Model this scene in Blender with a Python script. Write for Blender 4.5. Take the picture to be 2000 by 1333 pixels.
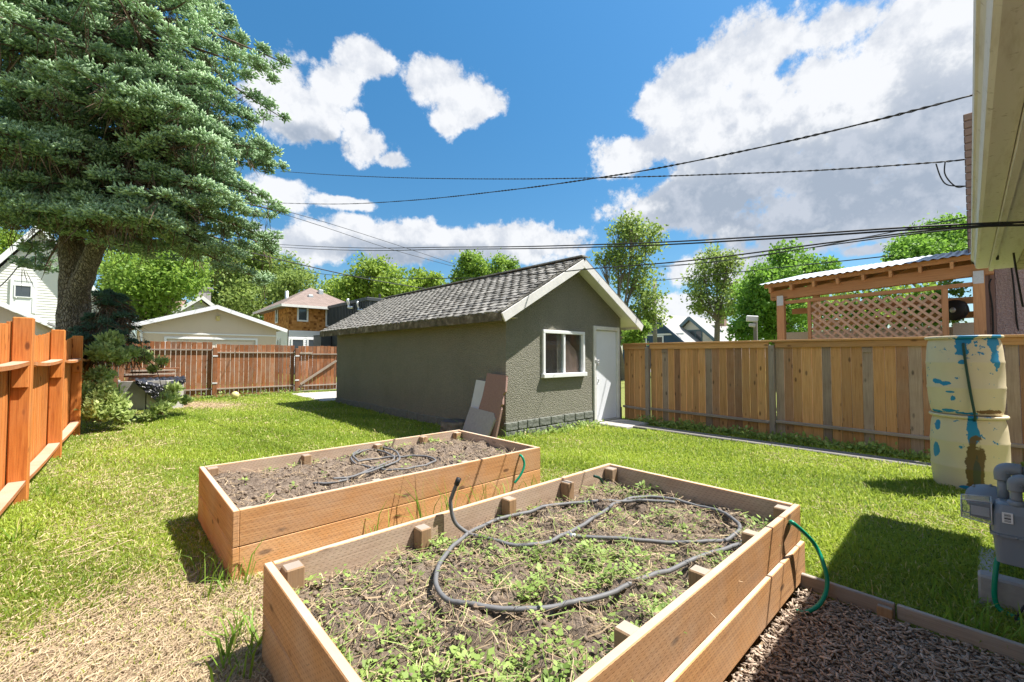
import bpy, math, random
import numpy as np
from mathutils import Vector, Matrix, Quaternion

random.seed(7); RNG = np.random.default_rng(11)
for o in list(bpy.data.objects): bpy.data.objects.remove(o)
SC = bpy.context.scene; COL = SC.collection
R = math.radians

# ------------------------------------------------------------------ camera
# the yard is laid out on X (along the house) and Y (away from the house), metres, lawn at z = 0
CAM_H, FPX, PITCH = 1.48, 840.0, math.atan(27.5/840.0)
FX, FY = 0.678/math.hypot(.678, .735), 0.735/math.hypot(.678, .735)
RX, RY = FY, -FX
cd = bpy.data.cameras.new('camera'); cam = bpy.data.objects.new('camera', cd); COL.objects.link(cam)
cd.sensor_width = 36.0; cd.lens = FPX/2000*36; cd.clip_start = .05; cd.clip_end = 3000
fw = Vector((FX*math.cos(PITCH), FY*math.cos(PITCH), math.sin(PITCH)))
rt = Vector((RX, RY, 0)); up = rt.cross(fw)
cam.matrix_world = Matrix((( rt.x, up.x, -fw.x, 0), (rt.y, up.y, -fw.y, 0), (rt.z, up.z, -fw.z, CAM_H), (0, 0, 0, 1)))
SC.camera = cam

# ------------------------------------------------------------------ light
SUN_V = Vector((-.48, .305, -1)).normalized()          # direction the light travels
SUN_EL = math.asin(-SUN_V.z); SUN_AZ = math.atan2(-SUN_V.y, -SUN_V.x)
sd = bpy.data.lights.new('sun', 'SUN'); sd.energy = 3.9; sd.angle = R(.5); sd.color = (1, .95, .87)
so = bpy.data.objects.new('sun', sd); COL.objects.link(so)
so.rotation_euler = SUN_V.to_track_quat('-Z', 'Y').to_euler(); so.location = (20, -12, 40)
SC.view_settings.view_transform = 'Standard'; SC.view_settings.look = 'None'
SC.view_settings.exposure = 1.52; SC.view_settings.gamma = 1; SC.view_settings.use_curve_mapping = False
SKY_STRENGTH = .15

def ray(x, y):                                        # direction seen at a point of the photograph (survey helper)
    a = (x-1000)/FPX; b = (666.5-y)/FPX
    f_ = math.cos(PITCH)-b*math.sin(PITCH); u_ = math.sin(PITCH)+b*math.cos(PITCH)
    return Vector((RX*a+FX*f_, RY*a+FY*f_, u_))
def at(x, y, t): return Vector((0, 0, CAM_H))+ray(x, y)*t
def atz(x, y, z=0): d = ray(x, y); return Vector((0, 0, CAM_H))+d*((z-CAM_H)/d.z)
def aty(x, y, Y): d = ray(x, y); return Vector((0, 0, CAM_H))+d*(Y/d.y)
def atx(x, y, X): d = ray(x, y); return Vector((0, 0, CAM_H))+d*(X/d.x)

# ------------------------------------------------------------------ world: clear sky with cumulus
W = bpy.data.worlds.new('World'); SC.world = W; W.use_nodes = True; W.cycles.sampling_method = 'MANUAL'; W.cycles.sample_map_resolution = 512
nt = W.node_tree; N = nt.nodes; L = nt.links; N.clear()
def nd(t, **k):
    n = N.new(t)
    for a, b in k.items(): setattr(n, a, b)
    return n
def mth(op, a, b=None, c=None, clamp=False):
    n = N.new('ShaderNodeMath'); n.operation = op; n.use_clamp = clamp
    for i, v in enumerate((a, b, c)):
        if v is None: continue
        if isinstance(v, (int, float)): n.inputs[i].default_value = v
        else: L.new(v, n.inputs[i])
    return n.outputs[0]
sky = nd('ShaderNodeTexSky', sky_type='NISHITA', sun_disc=False, sun_elevation=SUN_EL, sun_rotation=math.pi/2-SUN_AZ,
         altitude=600, air_density=1.0, dust_density=.5, ozone_density=2.5)
tc = nd('ShaderNodeTexCoord'); sx = nd('ShaderNodeSeparateXYZ'); L.new(tc.outputs['Generated'], sx.inputs[0])
az = mth('ARCTAN2', sx.outputs[1], sx.outputs[0]); el = mth('ARCSINE', sx.outputs[2])
def noise(vec, sc, det, ro=.55):
    n = nd('ShaderNodeTexNoise'); n.inputs['Scale'].default_value = sc; n.inputs['Detail'].default_value = det; n.inputs['Roughness'].default_value = ro
    L.new(vec, n.inputs['Vector']); return n.outputs[0]
def vm(op, a, b=None, c=None):
    n = nd('ShaderNodeVectorMath', operation=op)
    for i, v in enumerate((a, b, c)):
        if v is None: continue
        if isinstance(v, tuple): n.inputs[i].default_value = v
        else: L.new(v, n.inputs[i])
    return n.outputs['Value'] if op == 'LENGTH' else n.outputs[0]
DIR = tc.outputs['Generated']
DIRC = vm('ADD', DIR, (0., 0., .0)); n_big = noise(DIRC, 7., 10, .64); n_up = noise(vm('ADD', DIRC, (.012, -.008, .03)), 7., 5, .6); n_fine = noise(DIR, 24., 6, .6); n_low = noise(DIR, 3., 4)
ae = nd('ShaderNodeCombineXYZ'); L.new(az, ae.inputs[0]); L.new(el, ae.inputs[1]); AE = ae.outputs[0]
BLOBS = [  # cumulus groups in the part of the sky seen: photograph point, half width, half height
 (550,180,90,110),(610,225,85,80),(660,165,75,60),(735,125,105,55),(835,160,110,62),(920,200,75,48),(880,225,40,40),
 (715,290,72,52),(695,245,34,36),(760,312,40,26),(560,375,75,42),(670,395,100,18),
 (800,470,240,46),(1000,478,190,42),(600,478,110,45),(690,436,60,22),
 (1235,305,100,55),(1370,270,170,85),(1560,230,230,140),(1760,200,260,210),(1880,300,240,260),(1330,400,190,75),(1650,420,330,85),
 (1470,330,200,90),(1600,150,170,90),(1350,160,110,60),(1500,90,150,80),(1640,50,160,80),(1800,70,260,130),(1285,205,70,42),
 (1340,605,85,32),(1700,488,75,16),(1420,520,180,40)]
SHADE = [(1620,370,500,165),(1830,290,260,220),(1400,400,260,95),(840,500,230,26),(600,265,90,30)]       # where the big cloud is thick and grey below
def ell(x, y, rx, ry):
    d = ray(x, y).normalized(); d1 = ray(x+rx, y).normalized(); d0 = ray(x-rx, y).normalized(); d2 = ray(x, y-ry).normalized(); d3 = ray(x, y+ry).normalized()
    return (math.atan2(d.y, d.x), math.asin(d.z), abs(math.atan2(d1.y, d1.x)-math.atan2(d0.y, d0.x))/2, abs(math.asin(d2.z)-math.asin(d3.z))/2)
def union(lst):
    out = None
    for (a, e, ra, re) in lst:
        ln = vm('LENGTH', vm('MULTIPLY_ADD', AE, (1/ra, 1/re, 0.), (-a/ra, -e/re, 0.)))
        out = ln if out is None else mth('SMOOTH_MIN', out, ln, .25)
    return out
blist = [ell(*b) for b in BLOBS]
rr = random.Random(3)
for k in range(28):                                    # unseen clouds of the same kind round the sky, enlarged and added for fill light
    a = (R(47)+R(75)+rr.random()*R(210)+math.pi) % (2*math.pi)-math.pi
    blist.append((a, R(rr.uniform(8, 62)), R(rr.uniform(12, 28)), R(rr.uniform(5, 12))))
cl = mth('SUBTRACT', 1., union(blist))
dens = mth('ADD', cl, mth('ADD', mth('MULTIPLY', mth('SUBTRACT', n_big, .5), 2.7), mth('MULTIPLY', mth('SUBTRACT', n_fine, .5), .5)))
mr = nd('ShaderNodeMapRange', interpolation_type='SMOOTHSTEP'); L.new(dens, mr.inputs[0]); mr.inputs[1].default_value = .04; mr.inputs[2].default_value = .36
shd = mth('SUBTRACT', 1.1, union([ell(*b) for b in SHADE]))
lit = mth('MULTIPLY', mth('SUBTRACT', n_big, n_up), 2.6)
core = nd('ShaderNodeMapRange', interpolation_type='SMOOTHSTEP')
L.new(mth('ADD', mth('ADD', shd, mth('MULTIPLY', mth('SUBTRACT', n_low, .5), 1.8)), mth('MULTIPLY', lit, -1.)), core.inputs[0]); core.inputs[1].default_value = -.12; core.inputs[2].default_value = .62
ccol = nd('ShaderNodeMix', data_type='RGBA'); L.new(core.outputs[0], ccol.inputs[0])
ccol.inputs[6].default_value = (2.2, 2.25, 2.34, 1); ccol.inputs[7].default_value = (.95, 1.12, 1.38, 1)
puff = nd('ShaderNodeMix', data_type='RGBA'); sh2 = nd('ShaderNodeMapRange'); L.new(lit, sh2.inputs[0]); sh2.inputs[1].default_value = .10; sh2.inputs[2].default_value = -.28; sh2.inputs[3].default_value = 0; sh2.inputs[4].default_value = .8
L.new(sh2.outputs[0], puff.inputs[0]); L.new(ccol.outputs[2], puff.inputs[6]); puff.inputs[7].default_value = (1.5, 1.62, 1.84, 1)
hsv = nd('ShaderNodeHueSaturation'); hsv.inputs['Saturation'].default_value = 1.28; hsv.inputs['Hue'].default_value = .489; L.new(sky.outputs[0], hsv.inputs['Color'])
hz_ = nd('ShaderNodeMapRange'); L.new(el, hz_.inputs[0]); hz_.inputs[1].default_value = 0; hz_.inputs[2].default_value = R(45); hz_.inputs[3].default_value = .29; hz_.inputs[4].default_value = .49
L.new(hz_.outputs[0], hsv.inputs['Value'])
mx = nd('ShaderNodeMix', data_type='RGBA'); L.new(mr.outputs[0], mx.inputs[0]); L.new(hsv.outputs[0], mx.inputs[6]); L.new(puff.outputs[2], mx.inputs[7])
bg = nd('ShaderNodeBackground'); bg.inputs[1].default_value = SKY_STRENGTH; L.new(mx.outputs[2], bg.inputs[0])
wo = nd('ShaderNodeOutputWorld'); L.new(bg.outputs[0], wo.inputs[0])

# ------------------------------------------------------------------ materials
class NT:
    def __init__(s, name):
        s.m = bpy.data.materials.new(name); s.m.use_nodes = True; s.t = s.m.node_tree
        s.b = s.t.nodes['Principled BSDF']; s.out = s.t.nodes['Material Output']; s.co = None
    def n(s, t, ins=None, **k):
        n = s.t.nodes.new(t)
        for a, b in k.items(): setattr(n, a, b)
        for a, v in (ins or {}).items(): s.set(n.inputs[a], v)
        return n
    def set(s, sock, v):
        if isinstance(v, bpy.types.NodeSocket): s.t.links.new(v, sock)
        else:
            if isinstance(v, (tuple, list)) and len(v) == 3 and sock.type == 'RGBA': v = (*v, 1)
            sock.default_value = v
    def obj(s):
        if s.co is None: s.co = s.n('ShaderNodeTexCoord').outputs['Object']
        return s.co
    def map(s, v, scale=(1, 1, 1), loc=(0, 0, 0)):
        return s.n('ShaderNodeMapping', {0: v, 1: loc, 3: scale}).outputs[0]
    def noise(s, v, scale, detail=4, rough=.55):
        return s.n('ShaderNodeTexNoise', {'Vector': v, 'Scale': scale, 'Detail': detail, 'Roughness': rough}).outputs[0]
    def ramp(s, f, *st):
        n = s.n('ShaderNodeValToRGB', {0: f}); e = n.color_ramp.elements
        while len(e) < len(st): e.new(.5)
        for q, (p, c) in zip(e, st): q.position = p; q.color = (*c, 1) if len(c) == 3 else c
        return n.outputs[0]
    def rng(s, f, a, b, c=0., d=1.):
        return s.n('ShaderNodeMapRange', {0: f, 1: a, 2: b, 3: c, 4: d}).outputs[0]
    def mix(s, f, a, b, mode='MIX'):
        n = s.n('ShaderNodeMix', data_type='RGBA', blend_type=mode); s.set(n.inputs[0], f); s.set(n.inputs[6], a); s.set(n.inputs[7], b); return n.outputs[2]
    def math(s, op, a, b=0., clamp=False):
        n = s.n('ShaderNodeMath', operation=op, use_clamp=clamp); s.set(n.inputs[0], a); s.set(n.inputs[1], b); return n.outputs[0]
    def rand(s): return s.n('ShaderNodeObjectInfo').outputs['Random']
    def bump(s, h, strength=.3, dist=.01):
        s.set(s.b.inputs['Normal'], s.n('ShaderNodeBump', {'Height': h, 'Strength': strength, 'Distance': dist}).outputs[0])
    def done(s, col=None, rough=.7, metal=0., spec=.4):
        if col is not None: s.set(s.b.inputs['Base Color'], col)
        s.set(s.b.inputs['Roughness'], rough); s.set(s.b.inputs['Metallic'], metal); s.set(s.b.inputs['Specular IOR Level'], spec)
        return s.m
def shifted(k):                                        # object coordinates, shifted by a random amount for each piece
    r = k.rand(); c = k.n('ShaderNodeCombineXYZ', {0: k.math('MULTIPLY', r, 37.), 1: k.math('MULTIPLY', r, 53.), 2: k.math('MULTIPLY', r, 19.)}).outputs[0]
    return k.n('ShaderNodeVectorMath', {0: k.obj(), 1: c}, operation='ADD').outputs[0], r
def wood(name, a, b, dark, var=.35, knots=.6, weather=None, wamt=.0, incised=False, rough=.75):
    k = NT(name); v, r = shifted(k)
    g = k.noise(k.map(v, (1.2, 22, 22)), 2.2, 6, .6); g2 = k.noise(k.map(v, (.7, 7, 7)), 1.6, 3)
    c = k.ramp(g, (.25, dark), (.5, b), (.75, a))
    c = k.mix(k.rng(g2, .3, .7), c, k.mix(.5, c, b))
    fi = k.noise(k.map(v, (3, 160, 160)), 1.4, 3); c = k.mix(k.rng(fi, .38, .62, .3, 0.), c, dark)
    vo = k.n('ShaderNodeTexVoronoi', {'Vector': k.map(v, (3.2, 8., 8.)), 'Scale': 1.0}).outputs[0]
    kn = k.rng(vo, .09, .17, knots, 0.); c = k.mix(kn, c, tuple(q*.45 for q in dark))
    if weather:
        wn = k.noise(v, 2.3, 6, .65); nz = k.n('ShaderNodeSeparateXYZ', {0: k.n('ShaderNodeNewGeometry').outputs['Normal']}).outputs[2]
        w = k.math('ADD', k.rng(wn, .42, .68, 0, wamt), k.rng(nz, .75, .95, 0., .75), True); c = k.mix(w, c, weather)
    c = k.mix(1., c, k.n('ShaderNodeCombineColor', {0: k.rng(r, 0, 1, 1-var, 1+var*.4), 1: k.rng(r, 0, 1, 1-var, 1+var*.4), 2: k.rng(r, 0, 1, 1-var*.9, 1+var*.4)}).outputs[0], 'MULTIPLY')
    h = k.math('ADD', k.math('MULTIPLY', fi, .6), k.math('MULTIPLY', g, .6))
    if incised:
        s = k.n('ShaderNodeSeparateXYZ', {0: k.obj()}); row = k.math('DIVIDE', s.outputs[1], .0155)
        odd = k.math('MULTIPLY', k.math('MODULO', k.math('FLOOR', k.math('ADD', row, 100.)), 3.), .35)
        dx = k.math('LESS_THAN', k.math('FRACT', k.math('ADD', k.math('ADD', k.math('DIVIDE', s.outputs[0], .034), 200.), odd)), .42)
        dy = k.math('LESS_THAN', k.math('FRACT', k.math('ADD', row, 100.)), .24)
        d = k.math('MULTIPLY', dx, dy); c = k.mix(k.math('MULTIPLY', d, .55), c, tuple(q*.5 for q in dark)); h = k.math('SUBTRACT', h, k.math('MULTIPLY', d, 1.2))
    k.bump(h, .35, .004)
    return k.done(c, rough, 0, .25)
def plain(name, col, rough=.6, metal=0., nscale=8., namt=.18, bump=.0, bscale=60., spec=.4, var=0.):
    k = NT(name); n1 = k.noise(k.obj(), nscale, 6, .6)
    c = k.mix(k.rng(n1, .3, .75, 0., namt), col, tuple(q*.45 for q in col))
    if var: c = k.mix(1., c, k.n('ShaderNodeHueSaturation', {'Color': (.8, .8, .8), 'Value': k.rng(k.rand(), 0, 1, 1-var, 1.25)}).outputs[0], 'MULTIPLY')
    if bump: k.bump(k.noise(k.obj(), bscale, 4), bump, .01)
    return k.done(c, k.rng(n1, .3, .7, max(0, rough-.08), min(1, rough+.08)), metal, spec)
def stucco(name, col, col2, sc=55., strength=.9, dist=.02, dirt=.3):
    k = NT(name); v = k.obj()
    vo = k.n('ShaderNodeTexVoronoi', {'Vector': v, 'Scale': sc}, feature='SMOOTH_F1').outputs[0]; n1 = k.noise(v, sc*1.7, 3); n2 = k.noise(v, 1.1, 6, .65)
    c = k.mix(k.rng(n1, .35, .65), col, col2); c = k.mix(k.rng(n2, .45, .75, 0, dirt), c, tuple(q*.6 for q in col))
    st = k.noise(k.map(v, (6, 6, .35)), 1.6, 4); c = k.mix(k.rng(st, .55, .75, 0, dirt*.6), c, tuple(q*.65 for q in col))
    k.bump(k.math('ADD', k.math('MULTIPLY', vo, -1.), k.math('MULTIPLY', n1, .6)), strength, dist)
    return k.done(c, .92, 0, .15)
def leafmat(name, dark, light, dry=None, trans=.35, rough=.55, attr='rnd'):
    k = NT(name); a = k.n('ShaderNodeAttribute', attribute_name=attr).outputs['Fac']
    c = k.ramp(a, (0., dark), (.8 if dry else 1., light)) if not dry else k.ramp(a, (0., dark), (.74, light), (.84, dry), (1., tuple(q*1.1 for q in dry)))
    k.done(c, rough, 0, .3)
    tr = k.n('ShaderNodeBsdfTranslucent', {'Color': k.mix(.5, c, tuple(min(1, q*1.4) for q in light))})
    ms = k.n('ShaderNodeMixShader', {0: trans}); k.t.links.new(k.b.outputs[0], ms.inputs[1]); k.t.links.new(tr.outputs[0], ms.inputs[2]); k.t.links.new(ms.outputs[0], k.out.inputs[0])
    return k.m
def glass(name, tint=(.9, .95, .95), dark=.1, pale_sheen=.07):  # diffuse grey mixed in stands in for pale reflections on the glass
    k = NT(name); tr = k.n('ShaderNodeBsdfTransparent', {0: tuple(q*(1-dark) for q in tint)}); gl = k.n('ShaderNodeBsdfGlossy', {0: (1, 1, 1), 'Roughness': .02})
    lw = k.n('ShaderNodeLayerWeight', {0: .5}).outputs['Facing']; fr_ = k.math('ADD', k.math('MULTIPLY', k.math('POWER', lw, 4.), .8), .06, True); df = k.n('ShaderNodeBsdfDiffuse', {0: (.30, .32, .33)}); m0 = k.n('ShaderNodeMixShader', {0: k.rng(k.noise(k.obj(), 5, 6, .7), .35, .8, pale_sheen*.5, pale_sheen), 1: tr.outputs[0], 2: df.outputs[0]}); ms = k.n('ShaderNodeMixShader', {0: fr_, 1: m0.outputs[0], 2: gl.outputs[0]}); k.t.links.new(ms.outputs[0], k.out.inputs[0])
    return k.m
M = {}
M['bed'] = wood('bed_wood', (.71,.41,.185), (.62,.32,.13), (.36,.175,.075), .18, .95, (.60,.48,.36), .34, True)
M['bed_in'] = wood('bed_wood_inner', (.56,.42,.31), (.49,.355,.255), (.33,.23,.16), .12, .7, (.62,.51,.41), .5, True)
M['bed_post'] = wood('bed_post_wood', (.45,.29,.16), (.38,.235,.12), (.22,.13,.07), .2, .7, (.36,.32,.27), .3)
M['orange'] = wood('stained_orange_wood', (.72,.29,.075), (.60,.205,.042), (.32,.085,.018), .2, .9, (.66,.40,.24), .10)
M['orange_rail'] = wood('stained_rail_wood', (.56,.22,.07), (.47,.17,.05), (.25,.085,.03), .15, .4, (.55,.37,.27), .3)
M['brown'] = wood('old_brown_wood', (.40,.165,.06), (.31,.115,.042), (.15,.055,.024), .42, .5, (.33,.25,.19), .45)
M['grey_wood'] = wood('weathered_grey_wood', (.42,.35,.28), (.35,.285,.225), (.19,.15,.12), .22, .6, (.42,.37,.32), .4)
M['cedar'] = wood('new_cedar', (.68,.395,.17), (.60,.32,.125), (.33,.155,.06), .25, .9, (.48,.34,.21), .2)
M['cedar_brown'] = wood('brown_cedar', (.45,.245,.13), (.37,.19,.095), (.18,.10,.05), .25, .9, (.40,.29,.20), .35)
M['cedar_grey'] = wood('grey_cedar', (.42,.32,.235), (.34,.25,.18), (.18,.125,.09), .25, .9, (.46,.37,.28), .4)
M['pergola'] = wood('pergola_cedar', (.70,.40,.20), (.61,.32,.15), (.40,.20,.095), .15, .7)
M['lattice'] = wood('lattice_cedar', (.76,.52,.36), (.68,.45,.30), (.48,.30,.19), .15, .2)
M['shed'] = stucco('olive_stucco', (.185,.178,.145), (.31,.30,.245), 62, 1., .022, .25)
M['found'] = stucco('painted_stone', (.19,.20,.18), (.15,.16,.14), 14, .8, .02, .35)
M['white'] = plain('white_paint', (.78,.79,.80), .45, 0, 3., .10)
M['offwhite'] = plain('worn_white_paint', (.70,.69,.66), .6, 0, 5., .3, .15, 30)
M['doorp'] = plain('door_paint', (.76,.78,.83), .5, 0, 2.2, .12, .04, 12)
M['black'] = plain('black_plastic', (.018,.018,.02), .5)
M['rubber'] = plain('grey_hose_rubber', (.15,.15,.155), .62, 0, 14, .4)
M['green_hose'] = plain('green_hose_vinyl', (.0,.27,.15), .35, 0, 8, .15)
M['dark_hose'] = plain('dark_green_hose', (.012,.055,.04), .4)
M['metal'] = plain('galvanized_metal', (.55,.57,.58), .42, .7, 20, .2)
M['bracket'] = plain('bracket_metal', (.62,.64,.66), .5, .3, 40, .3)
M['wire'] = plain('cable_black', (.02,.02,.022), .6)
M['meter'] = plain('meter_grey_paint', (.235,.265,.30), .42, 0, 9, .15, .05, 90)
M['concrete'] = plain('concrete', (.44,.42,.385), .9, 0, 7, .35, .4, 70)
M['path'] = plain('path_concrete', (.21,.195,.18), .95, 0, 5, .35, .5, 60)
M['slab_white'] = plain('slab_white', (.62,.63,.64), .8, 0, 6, .2)
M['slab_grey'] = plain('slab_grey', (.40,.37,.36), .9, 0, 24, .35, .3, 90)
M['slab_red'] = plain('slab_red', (.34,.21,.18), .9, 0, 50, .5, .4, 110)
M['glass'] = glass('pane_glass'); M['clear'] = glass('clear_plastic', (.95, .97, 1), .05, .55)
M['dark_in'] = plain('dark_interior', (.03,.03,.032), .9); M['curtain'] = plain('brown_curtain', (.42,.24,.20), .9, 0, 5, .35)
k = NT('spruce_bark'); v = k.map(k.obj(), (1, 1, .38)); vo = k.n('ShaderNodeTexVoronoi', {'Vector': k.n('ShaderNodeVectorMath', {0: v, 1: k.n('ShaderNodeVectorMath', {0: k.n('ShaderNodeTexNoise', {'Vector': v, 'Scale': 9.}).outputs['Color'], 1: (.12, .12, .12)}, operation='MULTIPLY').outputs[0]}, operation='ADD').outputs[0], 'Scale': 26.}, feature='DISTANCE_TO_EDGE').outputs[0]; n1 = k.noise(v, 22, 6, .7); n2 = k.noise(k.obj(), 2.2, 4)
fis = k.rng(k.math('ADD', vo, k.math('MULTIPLY', k.math('SUBTRACT', n1, .5), .22)), .0, .16); c = k.mix(fis, (.15,.12,.095), k.ramp(n1, (.3, (.24,.195,.16)), (.7, (.40,.345,.30)))); c = k.mix(k.rng(n2, .45, .7, 0, .4), c, (.20,.17,.13)); k.bump(k.math('ADD', fis, k.math('MULTIPLY', n1, .5)), 1., .05); M['bark'] = k.done(c, .95, 0, .1)
M['bark2'] = stucco('grey_bark', (.16,.13,.10), (.22,.19,.15), 9, 1., .05, .4)
M['twig'] = plain('dead_twig', (.13,.085,.06), .95)
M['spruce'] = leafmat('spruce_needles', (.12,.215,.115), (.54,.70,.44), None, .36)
M['spruce2'] = leafmat('young_spruce_needles', (.03,.075,.055), (.12,.22,.15), None, .2)
M['grass'] = leafmat('grass_blades', (.13,.21,.022), (.41,.50,.065), (.60,.52,.25), .42)
M['tallgrass'] = leafmat('tall_grass', (.10,.20,.02), (.24,.40,.05), (.55,.46,.2), .4)
M['straw'] = leafmat('straw', (.20,.135,.085), (.60,.47,.30), None, .12, .7)
M['weed'] = leafmat('weed_leaves', (.12,.20,.04), (.36,.48,.13), (.55,.45,.25), .35)
M['shrub'] = leafmat('shrub_leaves', (.19,.27,.07), (.54,.63,.25), None, .4)
for i, (d, l) in enumerate([((.08,.175,.025),(.31,.45,.075)), ((.09,.155,.035),(.33,.43,.11)), ((.09,.175,.025),(.36,.48,.075)), ((.06,.15,.022),(.25,.44,.065))]):
    M['leaf%d' % i] = leafmat('tree_leaves_%s' % 'abcd'[i], d, l, None, .42)
k = NT('shed_shingle'); v, r = shifted(k); n1 = k.noise(v, 9, 6, .65)
c = k.ramp(n1, (.25, (.10,.096,.088)), (.55, (.27,.258,.235)), (.8, (.42,.405,.375)))
k.bump(k.noise(k.map(v, (1, 1, 1)), 40, 4), .5, .01)
M['shingle'] = k.done(k.mix(1., c, k.n('ShaderNodeHueSaturation', {'Color': (.85,.85,.85), 'Value': k.rng(r, 0, 1, .6, 1.35)}).outputs[0], 'MULTIPLY'), .9, 0, .2)
k = NT('mossy_fascia'); n1 = k.noise(k.map(k.obj(), (2, 2, 7)), 3, 7, .7)
M['fascia'] = k.done(k.ramp(n1, (.30, (.03,.03,.018)), (.45, (.085,.07,.045)), (.58, (.17,.14,.10)), (.72, (.40,.36,.31))), .95)
def asphalt_roof(name, a, b, sx_=.32, sy=.14):
    k = NT(name); br = k.n('ShaderNodeTexBrick', {'Vector': k.map(k.obj(), (1, 1, 1)), 'Color1': a, 'Color2': b, 'Mortar': tuple(q*.45 for q in a), 'Scale': 1., 'Mortar Size': .012, 'Brick Width': sx_, 'Row Height': sy})
    c = k.mix(k.rng(k.noise(k.obj(), 30, 3), .35, .7, 0, .35), br.outputs[0], b); return k.done(c, .95, 0, .2)
M['roof_brown'] = asphalt_roof('brown_asphalt_shingles', (.20,.155,.135), (.27,.21,.185)); M['roof_grey'] = asphalt_roof('grey_asphalt_shingles', (.30,.30,.30), (.40,.39,.38))
M['roof_red'] = asphalt_roof('red_brown_shingles', (.27,.17,.14), (.34,.23,.20))
M['beige'] = stucco('beige_stucco', (.60,.50,.38), (.66,.56,.44), 40, .3, .01, .08); M['pink'] = stucco('pink_stucco', (.42,.30,.275), (.60,.46,.43), 45, .9, .02, .1)
M['garage_door'] = plain('garage_door_paint', (.66,.58,.50), .55, 0, 4, .1)
M['siding_white'] = plain('white_siding', (.76,.755,.72), .5, 0, 3, .08); M['siding_bright'] = plain('bright_white_siding', (.80,.81,.82), .5, 0, 3, .08)
k = NT('orange_shake'); ri = k.n('ShaderNodeNewGeometry').outputs['Random Per Island']; k.bump(k.noise(k.obj(), 30, 3), .3, .02)
M['cedar_shake'] = k.done(k.ramp(ri, (0., (.22,.085,.025)), (.3, (.44,.20,.055)), (1., (.60,.30,.10))), .9, 0, .2)
M['char'] = plain('charcoal_cladding', (.045,.052,.06), .5, 0, 3, .2)
M['blue'] = plain('blue_siding', (.035,.075,.135), .6); M['teal'] = plain('teal_trim', (.09,.15,.17), .6); M['cream'] = plain('cream_siding', (.72,.69,.58), .6)
M['winglass'] = plain('house_window_glass', (.07,.085,.10), .08, 0, 2, .3, 0, 60, .8)
M['pole'] = plain('utility_pole_wood', (.24,.22,.20), .9, 0, 5, .4)
M['ball'] = plain('ball_vinyl', (.68,.60,.27), .5, 0, 9, .2)
k = NT('black_tarp'); v = k.obj(); n1 = k.noise(v, 9, 4); k.bump(k.n('ShaderNodeTexVoronoi', {'Vector': v, 'Scale': 14.}).outputs[0], .9, .04)
M['tarp'] = k.done(k.ramp(n1, (.3, (.012,.012,.015)), (.8, (.05,.05,.06))), .32, 0, .6)
k = NT('gutter_paint'); v = k.obj(); n1 = k.noise(k.map(v, (1.2, 9, 9)), 2.2, 7, .7); n2 = k.noise(v, 30, 4)
c = k.mix(k.rng(n1, .5, .72, 0, .5), (.68,.66,.64), (.36,.31,.25)); c = k.mix(k.rng(n2, .62, .75, 0, .6), c, (.14,.10,.06)); M['gutter'] = k.done(c, .55)
k = NT('peeling_soffit'); v = k.obj(); n1 = k.noise(v, 5, 7, .7); c = k.ramp(n1, (.35, (.13,.11,.085)), (.5, (.40,.35,.28)), (.7, (.56,.51,.43))); M['soffit'] = k.done(c, .85)
k = NT('barrel_paint'); v = k.obj(); s = k.n('ShaderNodeSeparateXYZ', {0: v})
fl = k.noise(k.map(v, (1, 1, 1.3)), 13, 5, .62); lo = k.noise(v, 2.4, 3)
msk = k.rng(k.math('ADD', fl, k.math('MULTIPLY', lo, .25)), .765, .785)
c = k.mix(k.rng(k.noise(v, 4, 5), .4, .75, 0, .25), (.64,.55,.38), (.49,.41,.28))
c = k.mix(msk, c, (.01,.20,.40)); M['barrel_base'] = c
def patch(k, c, ctr, rad, col, soft=.25, ns=9., amp=.9):   # a flake or stain with its own ragged outline
    d = k.n('ShaderNodeVectorMath', {0: k.n('ShaderNodeVectorMath', {0: k.obj(), 1: ctr}, operation='SUBTRACT').outputs[0], 1: tuple(1/q for q in rad)}, operation='MULTIPLY').outputs[0]
    ln = k.n('ShaderNodeVectorMath', {0: d}, operation='LENGTH').outputs['Value']
    f = k.math('SUBTRACT', k.math('ADD', 1., k.math('MULTIPLY', k.math('SUBTRACT', k.noise(k.obj(), ns, 4), .5), amp*2)), ln)
    return k.mix(k.rng(f, 0, soft*.2), c, col)
BLUE = (.01,.22,.43)
BV = Vector((-1, .015, 0)).normalized()                    # the side of the barrels seen from the yard
def bar_pt(ang, z, r=.3): return (math.cos(math.pi+ang)*r, math.sin(math.pi+ang)*r, z)
c0 = c
for a, z, ra, rz in ((.12,.82,.10,.10), (-.03,.72,.06,.09), (.95,.80,.08,.16), (.9,.58,.05,.12), (-.02,.57,.035,.03), (.35,.74,.02,.02), (-.75,.36,.06,.03), (-.45,.34,.06,.025), (-.4,.25,.04,.012), (-.3,.18,.03,.03), (-.5,.05,.10,.02), (-.9,.03,.1,.02), (0,.03,.1,.015)):
    c = patch(k, c, bar_pt(a, z), (ra*.85, ra*.85, rz*.85), BLUE, .25, 16., 1.3)
c = patch(k, c, bar_pt(.75,.05), (.13,.13,.022), (.16,.08,.03), .3, 30., 1.)
k.bump(msk, .3, .002); M['barrel_top'] = k.done(c, .5)
k2 = NT('barrel_paint_lower'); v = k2.obj()
fl = k2.noise(v, 13, 5, .62); lo = k2.noise(v, 2.4, 3); msk = k2.rng(k2.math('ADD', fl, k2.math('MULTIPLY', lo, .25)), .765, .785)
c = k2.mix(k2.rng(k2.noise(v, 4, 5), .4, .75, 0, .25), (.64,.55,.38), (.49,.41,.28)); c = k2.mix(msk, c, BLUE)
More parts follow.
